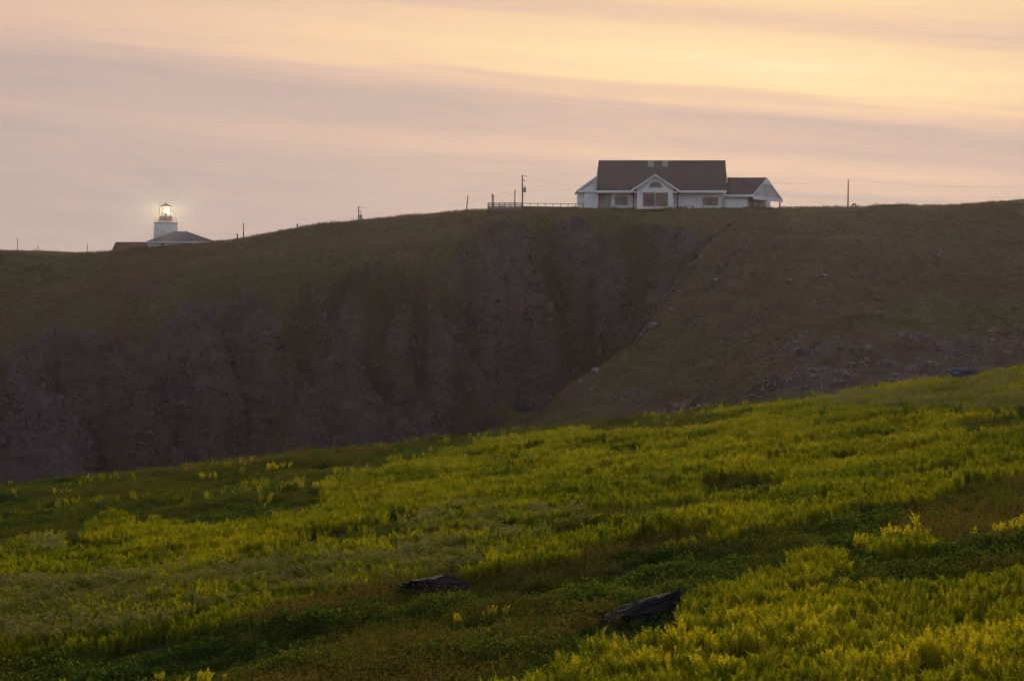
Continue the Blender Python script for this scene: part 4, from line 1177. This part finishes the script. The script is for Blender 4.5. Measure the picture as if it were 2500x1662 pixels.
for (y0, y1, dn) in ((46, 80, 1.4), (80, 130, 1.05), (130, 232, .85)):
    for kind, dens, seed in (('Y', 13, 1), ('P', 7.5, 2), ('D', 8, 3), ('B', 14, 4)):
        X, Y = candidates(dens * dn, y0, y1, int(y0) * 10 + seed)
        kk, u, v = classify(X, Y)
        if kind in 'YP':
            thin = fbm(X / 1.6, Y / 2.2, 3, 210 + seed)
            m = (kk == kind) & (thin > np.where(Y < 90, .30, .38))
            if kind == 'Y': m |= (kk == 'P') & (thin > .40)
            # stray plants of the tall kinds at the edges of other patches
            stray = (Y > 95) & (kk != kind) & (kk != 'Y') & (rng.random(len(X)) < (.035 if kind == 'Y' else 0)) & (fbm(X / 4, Y / 5, 3, 230 + seed) > .62)
            m |= stray
            X, Y = X[m], Y[m]; n = len(X)
            tall = .56 + .46 * fbm(X / 4.5, Y / 6, 3, 240 + seed)
            s = tall * rng.uniform(.80, 1.12, n) * np.where(Y < 85, .86, 1.0)
            scl = np.c_[s * rng.uniform(.9, 1.15, n), s * rng.uniform(.9, 1.15, n), s]
            tint = np.clip(.12 + .75 * fbm(X / 3.5, Y / 5, 4, 250 + seed) + rng.normal(0, .10, n) , 0, 1)
            put(kind, X, Y, scl, rng.integers(0, 8 if kind == 'Y' else 5, n), tint)
        elif kind == 'D':
            m = (kk == 'D') | ((kk == 'B') & (rng.random(len(X)) < .45)) | ((kk != 'B') & (kk != 'D') & (rng.random(len(X)) < .10))
            X, Y = X[m], Y[m]; n = len(X)
            s = (.25 + 1.6 * fbm(X / 2.4, Y / 3.0, 3, 260) ** 1.5) * rng.uniform(.7, 1.3, n)
            put('D', X, Y, np.c_[s * 1.15, s * 1.15, s * rng.uniform(.8, 1.3, n)], rng.integers(0, 5, n), np.clip(.1 + .8 * fbm(X / 4, Y / 5, 3, 270) + rng.normal(0, .12, n), 0, 1))
        else:
            m = (kk == 'B') | ((kk == 'D') & (fbm(X / 2.5, Y / 4, 3, 280) > .52)) | ((kk == 'P') & (rng.random(len(X)) < .15))
            X, Y = X[m], Y[m]; n = len(X)
            s = (.5 + .9 * fbm(X / 3, Y / 4, 3, 285)) * rng.uniform(.7, 1.2, n)
            base = np.where(classify(X, Y)[0] == 'B', .30, .0)
            put('B', X, Y, np.c_[s, s, s * rng.uniform(.8, 1.2, n)], rng.integers(0, 6, n), np.clip(base + .55 * fbm(X / 5, Y / 6, 3, 290) + rng.normal(0, .12, n), 0, 1))
acc = {k_: [np.concatenate(a) for a in v] for k_, v in acc.items()}

# the 300 ferns that show largest are things of their own, the rest is one mass
co, rot, scl, vid, tint = acc['Y']
uu = U0 + co[:, 0] / co[:, 1] * F; vv = V0 - co[:, 2] / co[:, 1] * F
vis = (uu > 0) & (uu < 2500) & (vv < 1690) & (vv > 900)
size = np.where(vis, scl[:, 2] / co[:, 1], 0)
order = np.argsort(-size); big = order[:300]; rest = np.ones(len(co), bool); rest[big] = False
for i in big:
    o = bpy.data.objects.new('fern_plant', ferns[int(vid[i])]); COL.objects.link(o)
    o.location = co[i]; o.rotation_euler = rot[i]; o.scale = scl[i]; o['tint'] = float(tint[i])
    tag(o, 'yellow green feathery plant in the dense foreground stand at the bottom of the picture', 'plant', 'feathery plants in the nearest stand')
scatter('fern_field', 'stands of yellow green feathery plants covering the meadow', 'plants', co[rest], rot[rest], scl[rest], vid[rest], tint[rest], C_f, 8)
scatter('pale_flower_field', 'bands of grey green upright stems with tiny pale flower heads', 'plants', *acc['P'], C_e, 5)
scatter('ground_cover', 'dark green low leafy ground cover between the tall stands', 'ground cover', *acc['D'], C_s, 5)
scatter('dry_grass', 'brownish dry grass along the crest and in the hollows', 'grass', *acc['B'], C_t, 6)

# isolated yellow clumps that stand apart
def clump(u, v, n, spread, label, hs=.9, seed=0, tnt=.85):
    r = random.Random(seed); g_ = ground_hit(u, v)
    t = thing('fern_clump', label, 'plant', g_, 'yellow clumps standing apart')
    for i in range(n):
        x, y = r.gauss(0, spread), r.gauss(0, .25)
        o = bpy.data.objects.new('stem', ferns[r.randrange(8)]); COL.objects.link(o); o.parent = t
        zz = float(near_z(np.array([g_.x + x]), np.array([g_.y + y]))[0])
        o.location = (x, y, zz - g_.z - .02); s = hs * r.uniform(.75, 1.15)
        o.scale = (s, s, s); o.rotation_euler = (r.gauss(0, .1), r.gauss(0, .1), r.uniform(0, 6.28)); o['tint'] = min(1, tnt + r.uniform(-.15, .15))
clump(480, 1700, 7, .45, 'bright yellow clump at the bottom edge, left of centre', .65, 1)
clump(215, 1705, 8, .7, 'bright yellow clump at the bottom edge near the left corner', .5, 2)
clump(1190, 1535, 8, .55, 'row of small yellow tips in dark grass below the flat boulder', .55, 3)
clump(655, 1155, 10, .75, 'small yellow clump alone near the left part of the meadow crest', .8, 4)
clump(510, 1180, 4, .3, 'tiny yellow clump below the left crest in dark green growth', .8, 5)
clump(1890, 1295, 5, .22, 'small bright yellow tuft in dry grass at right of centre', .55, 6, 1)
clump(2210, 1350, 12, .6, 'tall yellow clump standing alone in brown grass at right', 1.0, 7)
clump(2440, 1330, 6, .5, 'sparse yellowish clump near the right edge in brown grass', .8, 8, .6)
clump(150, 1215, 6, .5, 'faint yellow clump in the dark green growth at far left', .7, 9, .7)

# reddish dead bush at the left edge
leaf('dead_leaf', (.030, .012, .008), (.050, .018, .012), (.075, .028, .016), .3)
DT = [tuft(600 + i, 'dead_leaf', .55, 60, .24) for i in range(3)]
g_ = ground_hit(95, 1335)
db = thing('dead_bush', 'reddish brown dead bush behind pale stems near the left edge', 'bush', g_)
for i in range(9):
    o = bpy.data.objects.new('stem', DT[i % 3]); COL.objects.link(o); o.parent = db
    o.location = (random.uniform(-.8, .8), random.uniform(-.3, .3), random.uniform(.0, .08)); q_ = random.uniform(1.2, 1.6)
    o.scale = (q_ * 1.4, q_ * 1.4, q_); o.rotation_euler = (random.gauss(0, .25), random.gauss(0, .25), i); o['tint'] = random.uniform(.2, .8)
# dark dry stalks of dock
def stalk_mesh(seed):
    r = random.Random(seed); mb = MB(); p = Vector((0, 0, -.05)); q = Vector((r.uniform(-.06, .06), 0, .95))
    mb.bar(p, q, .016, n=5, w2=.008)
    for i in range(60):
        f = r.uniform(.42, 1.0); c = p.lerp(q, f); a = r.uniform(0, 6.28); w_ = .05 * (1.25 - f)
        c = c + Vector((math.cos(a) * w_, math.sin(a) * w_, 0)); z = r.uniform(.012, .022)
        mb.add([c + Vector((z, 0, 0)), c + Vector((-z * .5, z, 0)), c + Vector((-z * .5, -z, 0)), c + Vector((0, 0, z * 1.6)), c + Vector((0, 0, -z * 1.6))],
               [(0, 1, 3), (1, 2, 3), (2, 0, 3), (1, 0, 4), (2, 1, 4), (0, 2, 4)])
    return mb.mesh('dock_stalk', 'dock_brown')
SM = [stalk_mesh(i) for i in range(4)]
SW = ['tallest dark seed stalk in the yellow band right of centre', 'dark seed stalk left of the tallest one in the yellow band', 'short dark stalk at the lower edge of the central yellow band',
      'dark stalk at the left end of the diagonal yellow band', 'dark stalk in the pale plants above the flat boulder', 'smallest dark stalk between the two boulders behind green growth',
      'left of a close pair of dark stalks by the brown grass at right', 'dark stalk near the right edge, left of its close neighbour', 'dark stalk beside the brown gap at upper right of the meadow',
      'small dark stalk left of the pair near the brown grass', 'dark stalk in the yellow fringe at lower left', 'dark stalk just right of the one in the lower left fringe',
      'dark stalk at the right end of the lower left yellow fringe', 'rightmost dark stalk in the meadow', 'right of a close pair of dark stalks by the brown grass at right']
for i, (u, v, s) in enumerate([(1664, 1292, 1.15), (1568, 1325, 1.1), (1472, 1350, .9), (1215, 1345, 1), (1096, 1345, 1.05), (1430, 1380, .7), (2104, 1238, 1.1), (2450, 1118, 1.1),
                               (2363, 1142, 1.0), (1942, 1245, .8), (372, 1505, .9), (470, 1515, .9), (715, 1440, .8), (2470, 1130, .9), (2125, 1240, .9)]):
    g_ = ground_hit(u, v + 12)
    o = bpy.data.objects.new('dock_stalk', SM[i % 4]); COL.objects.link(o); o.location = g_; o.scale = (s * .8, s * .8, s * .95); o.rotation_euler = (0, random.gauss(0, .08), i)
    tag(o, SW[i], 'plant', 'dry seed stalks in the meadow')
# white blooms
for u, v, lab in ((643, 1448, 'white bloom above the yellow plants left of the flat boulder'), (216, 1180, 'white bloom below the left crest of the meadow')):
    g_ = ground_hit(u, v + 8); h = .62
    fl = thing('white_flower', lab, 'flower', g_, 'white blooms')
    MB().bar(g_, g_ + Vector((0, 0, h)), .012, n=5).build('stem', 'dock_brown', fl)
    mb = MB(); c = g_ + Vector((0, 0, h))
    for q in range(7):
        a = q * .9; d = Vector((math.cos(a), math.sin(a) * .6, .5)); sd = Vector((-math.sin(a), math.cos(a), 0)) * .025
        mb.add([c, c + d * .05 - sd, c + d * .10, c + d * .05 + sd], [(0, 1, 2, 3)])
    mb.build('petal_head', 'flower_white', fl)

# turf tufts over the headland so its slopes and skyline read as grass
r = np.random.default_rng(55)
n = 95000
Y = r.uniform(372, 575, n); X = r.uniform(-.2, .2, n) * Y
iz, ir, ih, ib = head_z(X, Y, True)
keep = (r.random(n) < (1 - .93 * sst(ir, .12, .5))) & (r.random(n) < .35 + .9 * fbm(X / 6, Y / 9, 3, 310))
inh = (X > X_(1405)) & (X < X_(1912)) & (Y > 528) & (Y < 545)
keep &= ~inh
X, Y, iz, ih = X[keep], Y[keep], iz[keep], ih[keep]; n = len(X)
farT = [tuft(500 + i, 'far_grass', .30, 22, .30) for i in range(4)]
C_g = proto_set('far_tuft', farT)
s = r.uniform(.5, 1.3, n) * (.4 + 1.5 * fbm(X / 5, Y / 8, 3, 320))
scatter('hill_grass', 'short brown olive turf on the far hill and its slopes', 'grass', np.c_[X, Y, iz - .03], np.c_[r.normal(0, .1, n), r.normal(0, .1, n), r.uniform(0, 6.28, n)],
        np.c_[s * 1.3, s * 1.3, s], r.integers(0, 4, n), np.clip(-.05 + 1.0 * ih + r.normal(0, .1, n), 0, 1), C_g, 4)
# loose scree below the bench and on the spur
n = 26000
Y = r.uniform(350, 480, n); X = r.uniform(.0, .2, n) * Y
iz, ir, ih, ib = head_z(X, Y, True)
keep = (r.random(n) < sst(ir, .12, .6) * .8 + .02)
X, Y, iz = X[keep], Y[keep], iz[keep]; n = len(X)
C_r = proto_set('scree_stone', [rock_mesh('scree_stone', 'stone_pale', 60 + i, .5, .42, .34, 1) for i in range(5)])
s = np.exp(r.normal(-1.35, .5, n))
scatter('scree', 'loose stones of the scree on the right-hand slope', 'scree', np.c_[X, Y, iz + .02], r.uniform(0, 6.28, (n, 3)), np.c_[s, s, s], r.integers(0, 5, n), np.zeros(n), C_r, 5)

# crags: angular blocks standing out of the cliff face
n = 60000
Y = r.uniform(405, 512, n); X = r.uniform(-.2, .1, n) * Y
iz, ir, ih, ib = head_z(X, Y, True)
keep = (r.random(n) < sst(ir, .5, .98) * (.2 + .8 * ib)) & (fbm(X / 4, Y / 4, 4, 350, .6) > .44)
X, Y, iz = X[keep], Y[keep], iz[keep]; n = len(X)
mat('crag_rock', rough=1, spec=.03, build=worn((.050, .037, .040), (.086, .065, .071), .5, 2.0, .6))
C_c = proto_set('crag', [rock_mesh('crag', 'crag_rock', 160 + i, .8, .7, 1.0, 1, .0, 13, 0) for i in range(6)])
s = np.exp(r.normal(-1.2, .45, n))
scatter('cliff_crags', 'broken rock ledges and blocks of the cliff face', 'rock', np.c_[X, Y, iz - .35 * s], np.c_[r.normal(-.2, .15, n), r.normal(0, .14, n), r.normal(0, .5, n)],
        np.c_[s * r.uniform(.8, 2.2, n), s, s * r.uniform(.5, 1.7, n)], r.integers(0, 6, n), np.zeros(n), C_c, 6)
print('crags', n)

# ------------------------------------------------------------------ haze
HAZE = 0.000016
if HAZE > 0:
    hz = MB().box(-6100, 6100, -6100, 6100, -63.5, 38).build('haze', 'steel')
    hz['kind'] = 'stuff'; hz['label'] = 'thin warm evening haze in the air over the headland'; hz['category'] = 'haze'
    m = bpy.data.materials.new('haze_air'); m.use_nodes = True; t = NT(m.node_tree); t.n.clear()
    pv = t.new('ShaderNodeVolumePrincipled'); pv.inputs['Color'].default_value = (.95, .90, .90, 1)
    pv.inputs['Density'].default_value = HAZE; pv.inputs['Anisotropy'].default_value = .7
    o = t.new('ShaderNodeOutputMaterial'); t.l.new(pv.outputs[0], o.inputs['Volume'])
    hz.data.materials.clear(); hz.data.materials.append(m)
print('plants', {k_: len(v[0]) for k_, v in acc.items()})
